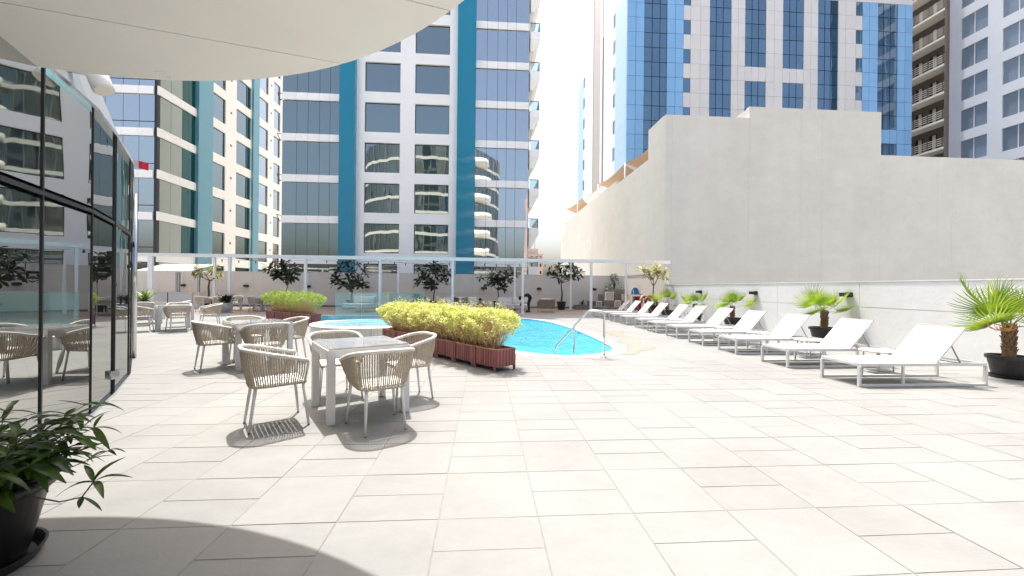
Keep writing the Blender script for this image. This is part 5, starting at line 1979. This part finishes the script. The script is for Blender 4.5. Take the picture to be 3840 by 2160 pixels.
for sx in (-1, 1):
    part('arm', MB().tube([(sx * .27, -.22, 0.0), (sx * .28, -.2, z + .36), (sx * .27, .22, z + .36), (sx * .29, .30, 0.0)], .014, 7), M['steel'], t, True, True)
t = thing('red_crate', (9.0, 22.9, 0), 'dark red plastic crate beneath the blue chair', 'crate')
q = MB()
part('body', MB().box(-.2, .2, -.18, .18, 0, .95), M['red'], t, False, True)
for i in range(4):
    part('rib', MB().box(-.205, .205, -.19, -.1805, .15 + .2 * i, .19 + .2 * i), M['red'], t, False, True)
t = thing('toy_slide', (9.3, 21.9, 0), 'red and tan plastic toy slide behind the far loungers', 'toy slide')
for m_, dx, rr in (('red', .12, .34), ('orange', -.20, .30)):
    q = MB()
    pts = [(dx + rr * 1.1 * math.sin(a) * .9, -.1 + .25 * math.cos(a), .55 + .42 * math.cos(a * .9)) for a in (-1.6, -1.0, -.5, 0, .5, 1.0, 1.6)]
    q.tube([(x, y, max(.05, z)) for x, y, z in pts] + [(dx + rr * 1.15, 0, .03)], .09, 8)
    part('slide' if m_ == 'red' else 'arch', q, M[m_], t, True, True)

# ================================================================== people
def skin_figure(name, joints, edges, root, m, parent, sub=2):
    """one continuous body grown round a posed skeleton"""
    names = list(joints)
    me = bpy.data.meshes.new(name)
    me.from_pydata([joints[k][0] for k in names], [(names.index(a), names.index(b)) for a, b in edges], [])
    me.materials.append(m)
    o = link(name, me, parent)
    o.modifiers.new('skin', 'SKIN')
    sv = me.skin_vertices
    if not sv:
        bpy.context.view_layer.objects.active = o
        bpy.ops.mesh.customdata_skin_add()
        sv = me.skin_vertices
    for i, k in enumerate(names):
        r = joints[k][1]
        sv[0].data[i].radius = r if isinstance(r, tuple) else (r, r)
        sv[0].data[i].use_root = k == root
    s = o.modifiers.new('sub', 'SUBSURF')
    s.levels = s.render_levels = sub
    return o


BODY_E = [('pelvis', 'belly'), ('belly', 'chest'), ('chest', 'neck'), ('neck', 'jaw'), ('jaw', 'crown')]
for s in ('l', 'r'):
    BODY_E += [('chest', s + 'sh'), (s + 'sh', s + 'el'), (s + 'el', s + 'wr'), (s + 'wr', s + 'hand'),
               ('pelvis', s + 'hip'), (s + 'hip', s + 'kn'), (s + 'kn', s + 'an'), (s + 'an', s + 'toe')]
    for f in 'abcd':
        BODY_E += [(s + 'hand', s + f)]
    BODY_E += [(s + 'wr', s + 'th')]


def fingers(J, s, hand, fwd, side, r=.009):
    h, f, sd = Vector(hand), Vector(fwd).normalized(), Vector(side).normalized()
    for i, k in enumerate('abcd'):
        J[s + k] = (h + f * (.075, .085, .08, .062)[i] + sd * (.03 - .02 * i), r)
    J[s + 'th'] = (h + f * .01 + sd * .065, r)


# worker in black bending over the coffee table, facing left
t = thing('person', (2.5, 22.5, 0), 'person in black clothes bending forward over the coffee table', 'person')
J = {'pelvis': ((.12, 0, .93), .145), 'belly': ((-.02, 0, 1.00), .14), 'chest': ((-.22, .0, .99), (.15, .16)), 'neck': ((-.36, 0, .90), .058), 'jaw': ((-.42, 0, .84), .07), 'crown': ((-.50, 0, .78), .088)}
for s, y in (('l', -1), ('r', 1)):
    J[s + 'sh'] = ((-.27, y * .17, .93), .07)
    J[s + 'el'] = ((-.30, y * .19, .66), .045)
    J[s + 'wr'] = ((-.40, y * .14, .47), .03)
    J[s + 'hand'] = ((-.43, y * .13, .42), .032)
    fingers(J, s, J[s + 'hand'][0], (-.4, 0, -1), (-.6, -y * .6, 0))
    J[s + 'hip'] = ((.12, y * .09, .86), .105)
    J[s + 'kn'] = ((.02, y * .10, .47), .07)
    J[s + 'an'] = ((.06, y * .10, .09), .05)
    J[s + 'toe'] = ((-.12, y * .11, .035), .038)
skin_figure('body', J, BODY_E, 'pelvis', M['cloth'], t)
part('head', MB().lathe([(0, -.115), (.05, -.105), (.075, -.05), (.082, .02), (.07, .08), (.035, .115), (0, .12)], 14, (-.475, 0, .80)), M['hair'], t, True, True)
for y in (-.10, .10):
    mtx = Matrix.Translation((.0, y, .03))
    part('shoe', MB().obox(mtx, .27, .09, .055), M['blackbox'], t, False, True)
# bather with sunglasses resting low on the patio, seen over the hedge
t = thing('person', (-.22, 22.5, 0), 'bare shouldered person in sunglasses and dark hair sitting low behind the long hedge', 'person')
J = {'pelvis': ((0, .12, .14), .13), 'belly': ((0, .16, .26), .115), 'chest': ((0, .14, .40), (.15, .11)), 'neck': ((0, .10, .52), .05), 'jaw': ((0, .07, .60), .062), 'crown': ((0, .08, .69), .085)}
for s, x in (('l', -1), ('r', 1)):
    J[s + 'sh'] = ((x * .17, .13, .45), .055)
    J[s + 'el'] = ((x * .26, .18, .22), .04)
    J[s + 'wr'] = ((x * .27, .05, .06), .028)
    J[s + 'hand'] = ((x * .27, .0, .04), .03)
    fingers(J, s, J[s + 'hand'][0], (0, -1, 0), (-x, 0, 0))
    J[s + 'hip'] = ((x * .09, .05, .13), .095)
    J[s + 'kn'] = ((x * .13, -.36, .36), .06)
    J[s + 'an'] = ((x * .12, -.68, .08), .045)
    J[s + 'toe'] = ((x * .13, -.84, .035), .035)
skin_figure('body', J, BODY_E, 'pelvis', M['skin'], t)
part('hair', MB().lathe([(.094, -.02), (.098, .03), (.085, .08), (.05, .115), (0, .125)], 16, (0, .095, .675)), M['hair'], t, True, True)
part('nose', MB().lathe([(0, -.02), (.014, -.015), (.009, .02), (0, .025)], 8, (0, -.015, .635)), M['skin'], t, True, True)
part('sunglasses', MB().box(-.075, -.008, -.012, .0, .648, .685).box(.008, .075, -.012, .0, .648, .685).box(-.078, .078, -.008, -.001, .6855, .692), M['blackbox'], t, False, True)
